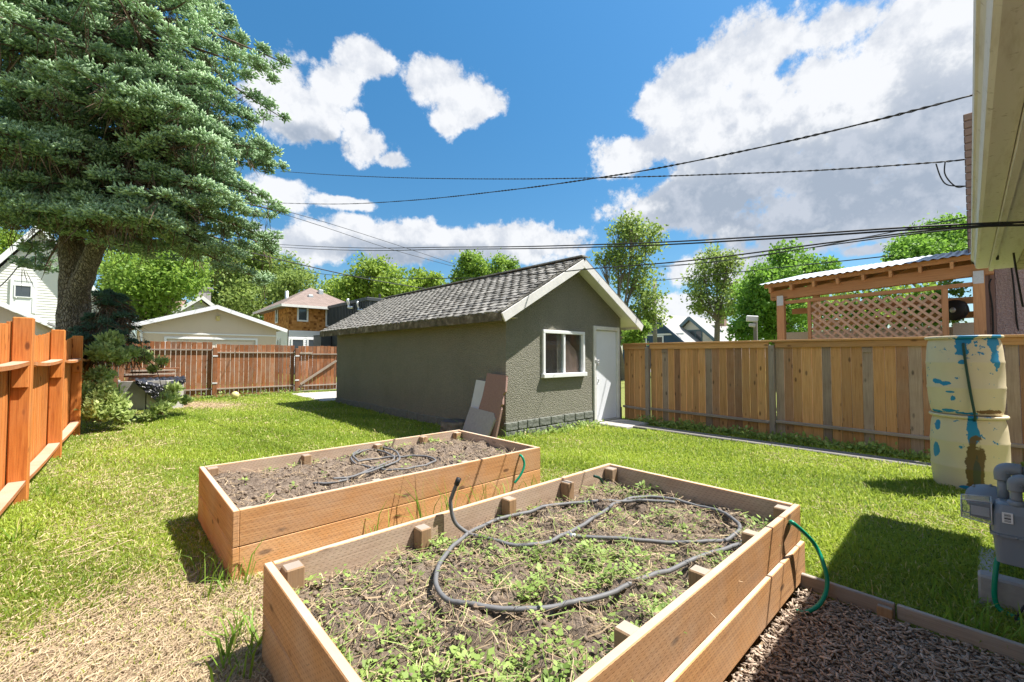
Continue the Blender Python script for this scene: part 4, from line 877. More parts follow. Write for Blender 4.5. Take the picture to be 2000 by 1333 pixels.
board('trim', (wx0, GY-.02, 2.52), (wx1, GY-.02, 2.52), .07, .03, M['white'], ga)
for (x0, x1, z0, z1) in ((dgx0-.10, dgx0, 0, dgz+.1), (dgx1, dgx1+.10, 0, dgz+.1), (dgx0+.001, dgx1-.001, dgz, dgz+.1)): box('door_trim', x0, x1, GY-.03, GY+.02, z0, z1, M['white'], ga, .004)
gd = box('garage_door', dgx0, dgx1, GY+.06, GY+.09, 0, dgz, M['garage_door'], ga, .003)
for i in range(4):
    for j in range(4): xw = (dgx1-dgx0)/4; zw = dgz/4; box('panel', dgx0+i*xw+.10, dgx0+(i+1)*xw-.10, GY+.045, GY+.0595, j*zw+.09, (j+1)*zw-.07, M['garage_door'], gd, .012)
lm = box('wall_lamp', gxa-.0, gxa+.16, GY-.12, GY-.0, 3.22, 3.45, plain('lamp_plastic', (.62, .52, .22), .4), ga, .03)
tube('downspout', spline([(gx0+.05, GY-.2, gzE-.12), (gx0+.25, GY-.12, gzE-.25), (wx0-.04, GY-.06, gzE-.5), (wx0-.04, GY-.06, .2)], 4), .05, M['white'], ga, 8)
board('gutter', (gx0-.05, GY-.3, gzE-.05), (gx0-.05, GY+7.2, gzE-.05), .12, .1, M['white'], ga)
# house behind the garage
hb = thing('house', 'low house with red brown roof and small gable behind the beige garage', 'house', (4, 44, 0)); HY = 42.
ap = aty(392, 580, HY); e0_ = aty(338, 612, HY); sl_ = (ap.z-e0_.z)/(ap.x-e0_.x); e1_ = Vector((2*ap.x-e0_.x, HY, e0_.z))
poly_prism('wall', [(e0_.x+.4, 0), (e0_.x+.4, e0_.z+.1), (ap.x, ap.z-.3), (e1_.x-.4, e0_.z+.1), (e1_.x-.4, 0)], 'y', HY, HY+9, M['siding_white'], hb)
rb = poly_prism('roof', [(e0_.x, e0_.z-.05), (ap.x, ap.z-.05), (e1_.x, e1_.z-.05), (e1_.x, e1_.z+.08), (ap.x, ap.z+.1), (e0_.x, e0_.z+.08)], 'y', HY-.5, HY+9.5, M['roof_red'], hb)
board('rake', (e0_.x-.05, HY-.53, e0_.z-.08), (ap.x, HY-.53, ap.z-.08), .26, .05, M['white'], rb); board('rake', (ap.x, HY-.532, ap.z-.08), (e1_.x, HY-.532, e1_.z-.08), .26, .05, M['white'], rb)
ch = aty(397, 572, HY+4); box('chimney', ch.x-.5, ch.x+.5, HY+3.5, HY+4.5, 3, ch.z+.3, M['roof_grey'], rb, .03); box('chimney_cap', ch.x-.62, ch.x+.62, HY+3.38, HY+4.62, ch.z+.3, ch.z+.42, M['roof_grey'], rb, .02)
window_at(hb, (ap.x+.3, HY-.01, ap.z-1.15), (1, 0, 0), (0, -1, 0), .9, .5, M['white'], M['winglass'], .1)
w0 = aty(279, 596, HY+2); w1 = aty(350, 615, HY+2); poly_prism('side_roof', [(HY+1.2, w1.z-1.0), (HY+4.6, w0.z+.9), (HY+8, w1.z-1.0)], 'x', w0.x, e0_.x+1.2, M['roof_red'], hb)
poly_prism('side_wall', [(HY+1.6, 0), (HY+1.6, w1.z-.9), (HY+7.6, w1.z-.9), (HY+7.6, 0)], 'x', w0.x+.3, e0_.x+1, M['siding_white'], hb); tube('vent_pipe', [aty(306, 612, HY+2.2), aty(306, 600, HY+2.2)], .09, M['black'], hb, 8)
# orange shingled house
oh = thing('house', 'two storey house with orange shingle upper floor and brown hip roof', 'house', (12, 40, 0)); ox0, ox1, oy0, oy1 = 10.32, 15.6, 38., 46.; oz0, oz1 = 3.5, 5.55
box('wall', ox0+.02, ox1, oy0+.02, oy1, 0, oz1+.1, M['cedar_shake'], oh, .01)
vs, fs = [], []; r_ = 0; z = oz0+.02
def tile(p, X, n, w, h, d):
    p = Vector(p); X = Vector(X); n = Vector(n); Z = Vector((0, 0, 1)); i = len(vs)
    for (a, c_, e) in ((0, 0, d), (w, 0, d), (w, h, .012), (0, h, .012), (0, 0, 0), (w, 0, 0)): vs.append(p+X*a+Z*c_+n*e)
    fs.extend([(i, i+1, i+2, i+3), (i+4, i+5, i+1, i), (i+4, i, i+3), (i+5, i+2, i+1)])
while z < oz1:
    x = ox0-.0
    while x < ox1-.1: w = rnd(.14, .26); tile((x, oy0+.02, z+rnd(-.015, .015)), (1, 0, 0), (0, -1, 0), w-.015, .2, rnd(.03, .055)); x += w
    y = oy0
    while y < oy1-.1: w = rnd(.14, .26); tile((ox0+.02, y+w-.015, z+rnd(-.015, .015)), (0, -1, 0), (-1, 0, 0), w-.015, .2, rnd(.03, .05)); y += w
    z += .165
tag(fixn(mk('shakes', vs, fs, M['cedar_shake'], oh)), None, None, None, 'stuff')
lap_siding('siding', (ox0, oy0-.03, 0), (ox1, oy0-.03, 0), 0, oz0, .16, (0, -1, 0), M['siding_bright'], oh); lap_siding('siding', (ox0-.03, oy1, 0), (ox0-.03, oy0, 0), 0, oz0, .16, (-1, 0, 0), M['siding_bright'], oh)
oa = Vector((ox0+2.45, oy0+3.6, 7.75)); e_ = .75; ez = oz1-.02
rp = [(ox0-e_, oy0-e_, ez), (ox1+e_, oy0-e_, ez), (ox1+e_, oy1+e_, ez), (ox0-e_, oy1+e_, ez), (ox0+2.9, oy0+3.9, 7.75), (ox0+2.9, oy0+4.3, 7.75)]
rpv = rp+[(p[0], p[1], p[2]-.14) for p in rp[:4]]
orf = fixn(mk('roof', rpv, [(0, 1, 4), (1, 2, 5, 4), (2, 3, 5), (3, 0, 4, 5), (9, 8, 7, 6)], M['roof_brown'], oh))
for (a, b) in ((0, 1), (3, 0)): board('fascia', Vector(rp[a])-Vector((0, 0, .08)), Vector(rp[b])-Vector((0, 0, .08)), .2, .06, M['offwhite'], orf)
for (px_, py_, yy) in ((606, 577, 39.5), (626, 567, 40.5)): q = aty(px_, py_, yy); box('roof_vent', q.x-.2, q.x+.2, q.y-.2, q.y+.2, q.z-.45, q.z+.02, M['metal'], orf, .04)
q = aty(560, 588, 43); tube('flue', [(q.x, 43, 5.4), (q.x, 43, q.z+.9)], .16, M['metal'], orf, 10)
q = aty(591, 613, oy0); window_at(oh, (q.x, oy0-.03, q.z), (1, 0, 0), (0, -1, 0), .62, 1.2, M['white'], M['winglass'], .13); q = aty(641, 620, oy0); window_at(oh, (q.x+.2, oy0-.03, q.z), (1, 0, 0), (0, -1, 0), .62, 1.5, M['white'], M['winglass'], .13)
q = atx(542, 616, ox0); window_at(oh, (ox0-.05, q.y, q.z), (0, 1, 0), (-1, 0, 0), .55, 1.3, M['white'], M['winglass'], .13)
for px_, w in ((581, .8), (614, 1.0)): q = aty(px_, 676, oy0); window_at(oh, (q.x, oy0-.07, q.z), (1, 0, 0), (0, -1, 0), w, 1.1, M['white'], M['winglass'], .12, 1 if w > .9 else 0)
q = atx(546, 676, ox0); window_at(oh, (ox0-.08, q.y, q.z), (0, 1, 0), (-1, 0, 0), .6, 1.1, M['white'], M['winglass'], .1)
# charcoal building
db = thing('modern_building', 'charcoal ribbed metal building with flat roof behind the shed', 'building', (15, 33, 0)); cx0, cy0, cy1, cz1 = 12.9, 28.9, 36.3, 5.5
box('wall', cx0, 20, cy0, cy1, 0, cz1, M['char'], db, .01)
y = cy0+.1
while y < cy1: box('rib', cx0-.05, cx0-.001, y, y+.06, 3.6 if y > 33.6 else 0, cz1-.22, M['char'], db, .008); y += .30
x = cx0+.1
while x < 17: box('rib', x, x+.06, cy0-.05, cy0-.001, 0, cz1-.22, M['char'], db, .008); x += .30
box('parapet', cx0-.09, 20.1, cy0-.09, cy1+.09, cz1-.21, cz1+.03, M['char'], db, .02); box('roof_vent', 15.2, 15.35, 31.9, 32.05, cz1, cz1+.8, M['black'], db, .01)
for px_, py_ in ((683, 600), (702, 605)):
    q = atx(px_, py_, cx0-.15); tube('flue', spline([(q.x-.1, q.y+.05, q.z+.55), (q.x-.16, q.y, q.z+.45), (q.x-.05, q.y, q.z+.1), (q.x-.12, q.y-.15, q.z-.05), (q.x-.05, q.y-.7, q.z-.1)], 5), .10 if px_ < 690 else .07, M['metal'], db, 10)
lb_ = thing('side_annex', None, None, (12, 36, 0)); lb_.parent = db; lb_.matrix_parent_inverse = WM[db.name].inverted()
box('annex_wall', 12.0, cx0-.1, 35.4, 37.2, 0, 3.1, M['char'], lb_, .02); box('annex_window', 12.25, 12.75, 35.36, 35.399, 1.4, 2.3, M['winglass'], lb_, .01)
# white house behind the spruce
wh = thing('house', 'white clapboard gable house with an upper door behind the spruce', 'house', (-4, 40, 0)); WY = 40.
def wz(p): return aty(*p, WY)
wa = wz((81, 441)); wl = wz((-90, 594)); wr = wz((255, 590)); slope = (wa.z-wz((25, 490)).z)/(wa.x-wz((25, 490)).x)
wl = Vector((wa.x-5.2, WY, wa.z-5.2*slope)); wr = Vector((wa.x+5.2, WY, wa.z-5.2*slope))
poly_prism('wall', [(wl.x+.3, 0), (wl.x+.3, wl.z), (wa.x, wa.z-.35), (wr.x-.3, wr.z), (wr.x-.3, 0)], 'y', WY, WY+10, M['siding_white'], wh)
lap_siding('siding', (wl.x+.3, WY-.005, 0), (wr.x-.3, WY-.005, 0), 2., wa.z-.3, .17, (0, -1, 0), M['siding_white'], wh, lambda s: wa.z-.3-abs(s-.5)*9.8*slope)
wrf = poly_prism('roof', [(wl.x-.1, wl.z-.15), (wa.x, wa.z-.1), (wr.x+.1, wr.z-.15), (wr.x+.1, wr.z+.02), (wa.x, wa.z+.08), (wl.x-.1, wl.z+.02)], 'y', WY-.5, WY+10.5, M['roof_grey'], wh)
board('rake', (wl.x-.1, WY-.53, wl.z-.12), (wa.x, WY-.53, wa.z-.08), .28, .05, M['white'], wrf); board('rake', (wa.x, WY-.532, wa.z-.08), (wr.x+.1, WY-.532, wr.z-.12), .28, .05, M['white'], wrf)
d0 = wz((28, 549)); d1 = wz((62, 613)); wd = box('door', d0.x, d1.x, WY-.09, WY-.03, d1.z, d0.z, M['siding_bright'], wh, .01)
for (x0, x1, z0, z1) in ((d0.x-.15, d0.x-.001, d1.z, d0.z+.15), (d1.x+.001, d1.x+.15, d1.z, d0.z+.15), (d0.x, d1.x, d0.z+.001, d0.z+.15)): box('door_frame', x0, x1, WY-.11, WY-.02, z0, z1, M['white'], wh, .01)
window_at(wh, ((d0.x+d1.x)/2, WY-.09, d0.z-.62), (1, 0, 0), (0, -1, 0), .62, .72, M['white'], M['winglass'], .06); lathe('knob', [(.04, 0), (.04, .05), (.01, .06)], M['metal'], wd, Matrix.Translation((d0.x+.1, WY-.09, d1.z+.9)) @ Matrix.Rotation(R(90), 4, 'X'), 10)
# low garage in front of it
lg = thing('grey_garage', 'low beige garage roof with white edge behind the orange fence', 'garage', (-4, 24, 0)); LY = 24.
q0 = aty(0, 590, LY); q1 = aty(93, 628, LY); s_ = (q0.z-q1.z)/(q1.x-q0.x); ax_ = q1.x-3.0; az_ = q1.z+3.0*s_
poly_prism('wall', [(ax_-2.7, 0), (ax_-2.7, az_-2.8*s_), (ax_, az_-.1), (q1.x-.3, q1.z-.02), (q1.x-.3, 0)], 'y', LY, LY+6, M['beige'], lg)
lr = poly_prism('roof', [(ax_-3, q1.z-.08), (ax_, az_-.08), (q1.x, q1.z-.08), (q1.x, q1.z), (ax_, az_+.01), (ax_-3, q1.z)], 'y', LY-.3, LY+6.3, M['roof_grey'], lg)
board('rake', (ax_, LY-.33, az_-.08), (q1.x+.03, LY-.33, q1.z-.08), .15, .04, M['white'], lr); board('rake', (ax_, LY-.332, az_-.08), (ax_-3.03, LY-.332, q1.z-.08), .15, .04, M['white'], lr)
# cream and blue houses to the right
ch_ = thing('house', 'cream gable house with blue grey trim beyond the cedar fence', 'house', (52, 23, 0)); KX = 50.
ka = atx(1350, 620, KX); kl = atx(1302, 669, KX); hw = kl.y-ka.y; ks = (ka.z-kl.z)/hw; hw = 5.2; kz = ka.z-hw*ks
poly_prism('wall', [(ka.y-hw+.3, 0), (ka.y-hw+.3, kz+.1), (ka.y, ka.z-.3), (ka.y+hw-.3, kz+.1), (ka.y+hw-.3, 0)], 'x', KX, KX+10, M['cream'], ch_)
lap_siding('siding', (KX-.005, ka.y+hw-.35, 0), (KX-.005, ka.y-hw+.35, 0), 1, ka.z-.35, .2, (-1, 0, 0), M['cream'], ch_, lambda s: ka.z-.35-abs(s-.5)*(2*hw-.7)*ks)
kr = poly_prism('roof', [(ka.y-hw, kz-.1), (ka.y, ka.z-.1), (ka.y+hw, kz-.1), (ka.y+hw, kz+.05), (ka.y, ka.z+.08), (ka.y-hw, kz+.05)], 'x', KX-.6, KX+11, M['roof_grey'], ch_)
board('rake', (KX-.63, ka.y, ka.z-.1), (KX-.63, ka.y+hw, kz-.1), .34, .06, M['teal'], kr); board('rake', (KX-.632, ka.y, ka.z-.1), (KX-.632, ka.y-hw, kz-.1), .34, .06, M['teal'], kr); board('belt_trim', (KX-.05, ka.y-hw+.3, kz+.8), (KX-.05, ka.y+hw-.3, kz+.8), .2, .06, M['teal'], ch_)
kw = atx(1353, 657, KX); window_at(ch_, (KX-.04, kw.y, kw.z), (0, 1, 0), (-1, 0, 0), 2.0, 1.3, M['teal'], M['winglass'], .16, 2)
box('chimney', KX+4, KX+4.8, ka.y-2.2, ka.y-1.5, 5, ka.z+.9, M['roof_red'], kr, .03)
bh = thing('house', 'dark blue house with white trim behind the utility pole', 'house', (48, 29, 0)); JX = 46.
ja = atx(1272, 612, JX); js = .85; hw = 4.2; jz = ja.z-hw*js
poly_prism('wall', [(ja.y-hw+.3, 0), (ja.y-hw+.3, jz+.1), (ja.y, ja.z-.3), (ja.y+hw-.3, jz+.1), (ja.y+hw-.3, 0)], 'x', JX, JX+9, M['blue'], bh)
jr = poly_prism('roof', [(ja.y-hw, jz-.1), (ja.y, ja.z-.1), (ja.y+hw, jz-.1), (ja.y+hw, jz+.06), (ja.y, ja.z+.08), (ja.y-hw, jz+.06)], 'x', JX-.5, JX+9.5, M['roof_grey'], bh)
board('rake', (JX-.53, ja.y, ja.z-.1), (JX-.53, ja.y+hw, jz-.1), .28, .06, M['blue'], jr); board('rake', (JX-.532, ja.y, ja.z-.1), (JX-.532, ja.y-hw, jz-.1), .28, .06, M['blue'], jr)
jb = atx(1262, 655, JX); board('belt_trim', (JX-.05, ja.y-hw+.3, jb.z), (JX-.05, ja.y+hw-.3, jb.z), .2, .06, M['white'], bh)
for px_ in (1255, 1287): q = atx(px_, 666, JX); window_at(bh, (JX-.05, q.y, q.z-.1), (0, 1, 0), (-1, 0, 0), .9, 1.2, M['white'], M['winglass'], .16)
# pink stucco house next door, brown shingled upper floor
nh = thing('house', 'pink stucco house next door with brown shingled upper wall', 'house', (14, -3, 0))
box('wall', 11.25, 20, -9, -.22, -.2, 3.25, M['pink'], nh, .01); box('corner_board', 11.2, 11.9, -.219, -.10, 0, 3.2, M['roof_red'], nh, .006)
box('upper_wall', 11.22, 20, -9, .055, 3.25, 5.72, M['roof_red'], nh, .01)
z = 3.27; vs, fs = [], []
k_ = 0
while z < 5.7: box('shingle_course', 11.17-.0, 11.219, -3, .085, z, z+.125, M['roof_red'], nh, .01); z += .135; k_ += 1
box('meter_box', 11.1, 11.24, -.75, -.45, 1.3, 1.78, M['meter'], nh, .01)
for px in ([(1936, 545), (1932, 560), (1938, 600), (1940, 655)], [(1975, 520), (1980, 560), (1985, 620), (1992, 665)]): cable('wall_cable', None, px, 7.3, 7.3, .012, parent=nh)
# ------------------------------------------------------------------ pergola beyond the fence
pg = thing('pergola', 'cedar pergola with lattice panel and corrugated metal roof beyond the fence', 'pergola', (11.5, 1.5, 0)); PX = 10.5
def pz(y): return 2.77+(3.02-y)*.042
for y in (2.85, -.03): board('post', (PX, y, 0), (PX, y, pz(y)-.09), .14, .14, M['pergola'], pg, (0, 1, 0), .006); box('bracket', PX-.075, PX-.0715, y-.06, y+.06, pz(y)-.24, pz(y)-.03, M['bracket'], pg, .001); board('post', (PX+3, y, 0), (PX+3, y, 3.35), .14, .14, M['pergola'], pg, (0, 1, 0), .006)
board('beam', (PX, 3.05, pz(3.05)), (PX, -.2, pz(-.2)), .20, .045, M['pergola'], pg, (0, 0, 1), .004); board('beam', (PX+.10, 3.05, pz(3.05)), (PX+.10, -.2, pz(-.2)), .20, .045, M['pergola'], pg, (0, 0, 1), .004)
board('beam', (PX+3, 3.05, 3.3), (PX+3, -.2, 3.46), .24, .09, M['pergola'], pg, (0, 0, 1), .004)
for i in range(9): y = 3.0-i*.39; board('rafter', (PX-.22, y, pz(y)+.10), (PX+3.3, y, pz(y)+.10+.19*3.5), .12, .045, M['pergola'], pg, (0, 0, 1), .004)
for i in range(8): x = PX-.15+i*.46; board('purlin', (x, 3.12, pz(3.12)+.19+.19*(x-PX+.2)), (x, -.28, pz(-.28)+.19+.19*(x-PX+.2)), .085, .035, M['pergola'], pg, (0, 0, 1), .003)
vs, fs = [], []; n_ = 150
for i in range(n_+1):
    y = 3.2-3.5*i/n_; w = .012*math.sin(i*2*math.pi/5)
    for x in (PX-.32, PX+3.4): vs.append((x, y, pz(y)+.252+w+.19*(x-PX+.2)))
fs = [(2*i, 2*i+1, 2*i+3, 2*i+2) for i in range(n_)]; mk('corrugated_roof', vs, fs, plain('corrugated_metal', (.36, .41, .46), .45, .3, 6, .2), pg, None, False)
ly0, ly1, lz0, lz1 = 2.30, .40, 1.30, 2.56
board('frame', (PX, 2.78, 2.60), (PX, .04, 2.66), .07, .07, M['pergola'], pg); board('frame', (PX, 2.34, 1.2), (PX, 2.34, 2.57), .06, .06, M['pergola'], pg, (0, 1, 0)); board('frame', (PX, .37, 1.2), (PX, .37, 2.62), .08, .06, M['pergola'], pg, (0, 1, 0))
lt = thing('lattice', None, None, (PX, 1.4, 1.2)); lt.parent = pg; lt.matrix_parent_inverse = WM[pg.name].inverted()
for sgn, xx in ((1, PX-.012), (-1, PX+.004)):
    c_ = -3.
    while c_ < 3.5:
        pts = []
        for (y, z) in ((ly0, lz0+sgn*(ly0-1.35)*1.+c_-sgn*0), (ly1, lz0+sgn*(ly1-1.35)+c_)): pts.append((y, z))
        (ya, za), (yb, zb) = pts
        def clip(y0, z0, y1, z1):
            t0, t1 = 0., 1.
            for p, q in ((-(z1-z0), z0-lz0), ((z1-z0), lz1-z0)):
                if abs(p) < 1e-9:
                    if q < 0: return None
                    continue
                t = q/p
                if p < 0: t0 = max(t0, t)
                else: t1 = min(t1, t)
            return (t0, t1) if t1-t0 > .02 else None
        r_ = clip(ya, za, yb, zb)
        if r_: t0, t1 = r_; board('slat', (xx, ya+(yb-ya)*t0, za+(zb-za)*t0), (xx, ya+(yb-ya)*t1, za+(zb-za)*t1), .043, .012, M['lattice'], lt, (0, 0, 1), .002)
        c_ += .155
for y0, y1, xx in ((2.6, .05, PX+1.4),): board('screen_panel', (xx, 3.3, 1.0), (xx, .3, 1.0), 2.05, .04, M['beige'], pg, (0, 0, 1), .005)
board('screen_panel', (PX+.5, .30, 1.0), (PX+.5, -.02, 1.0), 2.1, .04, M['beige'], pg, (0, 0, 1), .005); board('beam', (PX+.6, 2.8, 2.45), (PX+.6, 0, 2.45), .12, .045, M['pergola'], pg); board('beam', (PX+3, 2.8, 2.3), (PX+3, 0, 2.35), .14, .06, M['pergola'], pg)
fn = thing('fan', 'dark round electric fan hanging under the pergola roof', 'fan', (PX+.35, .27, 2.3)); fm = Matrix.Translation((PX+.35, .26, 2.27)) @ Matrix.Rotation(R(90), 4, 'Y') @ Matrix.Rotation(R(35), 4, 'X')
lathe('housing', [(.17, -.05), (.18, -.04), (.18, .04), (.17, .05)], M['black'], fn, fm, 24); lathe('hub', [(.04, -.06), (.05, -.05), (.05, .06), (.001, .065)], M['metal'], fn, fm, 14)
for q in range(4): mk('blade', [(.04, -.03, .07), (.16, -.05, .055), (.16, .05, .08), (.04, .03, .08), (.04, -.03, .075), (.16, -.05, .06), (.16, .05, .085), (.04, .03, .085)], [(0, 1, 2, 3), (7, 6, 5, 4), (0, 4, 5, 1), (2, 6, 7, 3)], M['metal'], fn, fm @ Matrix.Rotation(q*math.pi/2, 4, 'Z'))
# flood light on a post, utility pole
fl = thing('flood_light', 'small white flood light on a grey post behind the fence', 'light', (14, 6, 0)); q = at(1476, 665, 12.5); board('post', (q.x, q.y, 0), (q.x, q.y, 2.55), .09, .09, M['pole'], fl, (1, 0, 0), .006)
q2 = at(1468, 624, 12.4); board('lamp_head', q2+Vector((-.05, .13, .03)), q2+Vector((.05, -.16, .0)), .17, .14, M['white'], fl, (0, 0, 1), .02); board('lamp_head', q2+Vector((-.05, .06, -.16)), q2+Vector((.02, -.1, -.19)), .10, .10, M['offwhite'], fl, (0, 0, 1), .02)
up_ = thing('utility_pole', 'bare grey wooden utility pole beyond the shed', 'utility pole', (20, 10, 0)); q = at(1278, 545, 30); tube('shaft', [(q.x, q.y, 0), (q.x, q.y, q.z)], [.16, .125], M['pole'], up_, 12); board('cross_arm', (q.x-.4, q.y+.7, 3.05), (q.x+.1, q.y-.1, 2.95), .14, .14, M['pole'], up_)
# overhead cables
cable('overhead_cable', 'twisted black service cable from the house gutter up across the sky', [(1908,184),(1700,238),(1500,285),(1300,326),(1180,346),(1000,371),(800,392),(650,399),(515,396)], 4.5, 22, .0085, twist=28)
c2 = cable('overhead_cable', 'upper thin twisted cable to the brown shingled wall', [(1884,312),(1822,318),(1600,333),(1400,341),(1200,347),(1000,350),(800,348),(650,342),(548,335)], 7.7, 26, .010, twist=22)
for px in ([(1828,320),(1838,348),(1852,362),(1886,364)], [(1846,316),(1845,338),(1855,355),(1870,366),(1886,364)]): cable('drip_loop', None, px, 7.6, 7.6, .010, parent=c2)
cable('overhead_cable', 'upper cable of the low pair running to the house soffit', [(2010,434),(1900,438),(1750,446),(1500,462),(1200,477),(900,483),(600,481),(370,466)], 2.4, 24, .0062)
cable('overhead_cable', 'lower cable of the low pair running to the house soffit', [(2010,440),(1900,443),(1750,451),(1500,467),(1200,482),(900,487),(600,486),(370,470)], 2.4, 24, .0062)
cable('overhead_cable', 'sagging cable crossing in front of the shed gable', [(1980,436),(1800,452),(1600,477),(1420,501),(1300,514),(1160,525),(1040,536),(880,544),(700,540),(560,522),(370,474)], 2.6, 24, .006)
cable('overhead_cable', 'thin sagging cable just below the gable crossing cable', [(1975,438),(1780,458),(1600,482),(1420,508),(1300,521),(1180,529)], 2.7, 9, .005)
cable('overhead_cable', 'steep cable dropping from the spruce towards the shed roof', [(360,468),(480,492),(600,520),(720,546),(842,566)], 14, 22, .020)
cable('overhead_cable', 'fine line from the spruce above the low cloud bank, upper', [(520,402),(640,436),(760,474),(905,522)], 30, 40, .018)
cable('overhead_cable', 'fine line from the spruce above the low cloud bank, lower', [(520,408),(640,446),(760,486),(890,522)], 30, 40, .018)
cable('overhead_cable', 'thin line rising to the pole from the neighbour wall', [(1885,425),(1700,462),(1560,488),(1400,512),(1278,520)], 8, 30, .012)
cable('overhead_cable', 'thin line from the pole top to the pergola side', [(1740,500),(1600,515),(1430,533),(1278,549),(1200,555)], 12, 32, .016)
cable('overhead_cable', 'thin line over the roof of the white house', [(0, 560), (20, 540), (45, 508), (60, 490)], 18, 18, .02)
hc = thing('eave_cables', 'bundle of black cables hanging in loops below the soffit', 'cables', (5.2, -.2, 2.2))
for px, t0, r_ in (([(1955,432),(1962,450),(1950,475),(1948,508)], 3.6, .009), ([(1968,436),(1972,460),(1960,470),(1935,475)], 3.6, .007), ([(1970,438),(1976,470),(1985,530),(1998,600)], 3.5, .007), ([(1940,440),(1960,437),(1985,434),(2005,446)], 3.6, .009), ([(1952,448),(1946,462),(1960,475),(1985,476),(2004,470)], 3.6, .005)): cable('cable', None, px, t0, t0, r_, parent=hc)

# ================================================================== TREES
def limb(vs, fs, pts, r0, r1, n=7):
    P = spline(pts, 5); m = len(P); v_, f_ = tube_data(P, [r0+(r1-r0)*i/(m-1) for i in range(m)], n, False); o = len(vs); vs += v_; fs += [tuple(i+o for i in q) for q in f_]
def tree(name, label, blobs, t, trunk_px, leaf, n_leaf, size, open_=0., group='leafy trees behind the houses and fences', seed=0, base_y=None, lean=0.):
    rs = np.random.default_rng(100+seed); root_d = at(trunk_px, 690, t); base = Vector((root_d.x, root_d.y, -.1)); tr = thing(name, label, 'tree', (base.x, base.y, 0), group)
    vs, fs = [], []; C = [(at(x, y, t+rs.normal()*r/FPX*t*.5), r/FPX*t) for (x, y, r) in blobs]
    zc = sum(c.z for c, _ in C)/len(C); zmin = min(c.z-r for c, r in C); fork = Vector((base.x, base.y, max(1.2, min(zmin+.3, zc*.6)))); r0 = (.020-.005*open_)*max(c.z+r for c, r in C)+.03
    fork += Vector((rs.normal()*.15, rs.normal()*.15, 0)); limb(vs, fs, [base, base.lerp(fork, .5)+Vector((rs.normal()*.08, rs.normal()*.08, 0)), fork], r0*1.25, r0, 9)
    P = []; W_ = sum(r**2 for _, r in C); twig_n = 0; PL = []; SZ = []
    for c, r in C:
        mid = fork.lerp(c, .5)+Vector(rs.normal(size=3))*r*.18+Vector((0, 0, r*.15)); limb(vs, fs, [fork, mid, c], r0*(.5-.12*open_), r0*.13, 6)
        nt_ = int(16+10*min(r, 3)); sub = []
        for q in range(nt_):
            d = Vector(rs.normal(size=3)).normalized(); e = c+Vector((d.x, d.y, d.z*.92))*r*rs.uniform(.45, 1.02); sub.append(e); s_ = mid.lerp(c, rs.uniform(.3, 1.))
            if q % 2 == 0 or open_ > .3: limb(vs, fs, [s_, s_.lerp(e, .55)+Vector(rs.normal(size=3))*r*.08, e], r0*.14, r0*.045, 4)
        E_ = np.array([tuple(e) for e in sub]); m = int(n_leaf*r*r/W_); k_ = rs.integers(0, nt_, m); sp = r*(.24+.03*open_)
        p = E_[k_]+rs.normal(size=(m, 3))*sp*np.array([1, 1, .75]); PL.append(p); SZ.append(np.full(m, 1.))
    P = np.concatenate(PL); m = len(P); D = unit(rs.normal(size=(m, 3))+np.array([0, 0, -.25])); Nn = unit(np.cross(D, rs.normal(size=(m, 3)))); ln = size*rs.uniform(.6, 1.35, m)
    clump = .5+.5*np.sin(P[:, 0]*2.1+seed)*np.sin(P[:, 1]*1.7)*np.sin(P[:, 2]*2.3); rv = np.clip(.25+.45*clump+rs.normal(size=m)*.2, 0, 1)
    V, F, A = cards(P, D, Nn, ln, ln*.62, rv); fixn(mk('trunk', vs, fs, M['bark2'], tr, None, True)); fast('crown', V, F, leaf, tr, {'rnd': A})
    return tr
tree('leafy_tree', 'green leafy tree behind the spruce trunk, left of the garage', [(300,545,62),(350,535,42),(255,520,50),(330,500,32),(380,520,18),(250,580,45),(300,590,40)], 32, 320, M['leaf0'], 20000, .26, .3, seed=1)
tree('leafy_tree', 'wide yellowish green tree behind the beige garage ridge', [(470,530,62),(540,535,55),(440,575,48),(510,590,52),(590,560,34),(420,500,28),(500,490,26),(460,610,40)], 46, 485, M['leaf1'], 28000, .32, .25, seed=2)
tree('leafy_tree', 'round green tree right of the brown hip roof', [(720,552,46),(775,562,40),(690,575,34),(735,525,22),(820,556,28),(850,552,18)], 52, 735, M['leaf2'], 20000, .36, .2, seed=3)
tree('leafy_tree', 'small light green treetop above the shed ridge', [(915,514,24),(975,524,26),(945,530,26),(1005,526,16),(905,545,24),(910,500,10)], 40, 930, M['leaf0'], 8000, .26, .3, seed=4)
tree('leafy_tree', 'tall open tree with a leaning limb right of the shed gable', [(1235,452,36),(1265,470,34),(1210,462,26),(1215,505,34),(1180,505,18),(1240,540,40),(1270,590,34),(1235,620,34),(1215,640,26),(1280,620,22),(1230,655,24)], 26, 1215, M['leaf1'], 8500, .20, .6, seed=5)
tree('leafy_tree', 'open airy tree with visible branches beside the cream house', [(1400,515,34),(1375,545,32),(1425,545,36),(1360,575,22),(1400,590,36),(1435,595,30),(1370,600,20),(1425,510,22)], 30, 1398, M['leaf1'], 7000, .20, .9, seed=6)
tree('leafy_tree', 'dense bright green tree left of the pergola', [(1540,505,32),(1510,545,42),(1560,545,40),(1480,580,38),(1530,590,46),(1490,630,44),(1450,645,26),(1545,640,44),(1600,535,28),(1620,520,14),(1470,600,26)], 19, 1510, M['leaf3'], 22000, .15, .1, seed=7)
tree('leafy_tree', 'leafy treetop above the pergola roof', [(1820,470,44),(1865,452,38),(1770,486,28),(1850,500,34),(1900,480,34),(1745,505,14),(1800,500,30)], 24, 1830, M['leaf3'], 14000, .19, .2, seed=8)
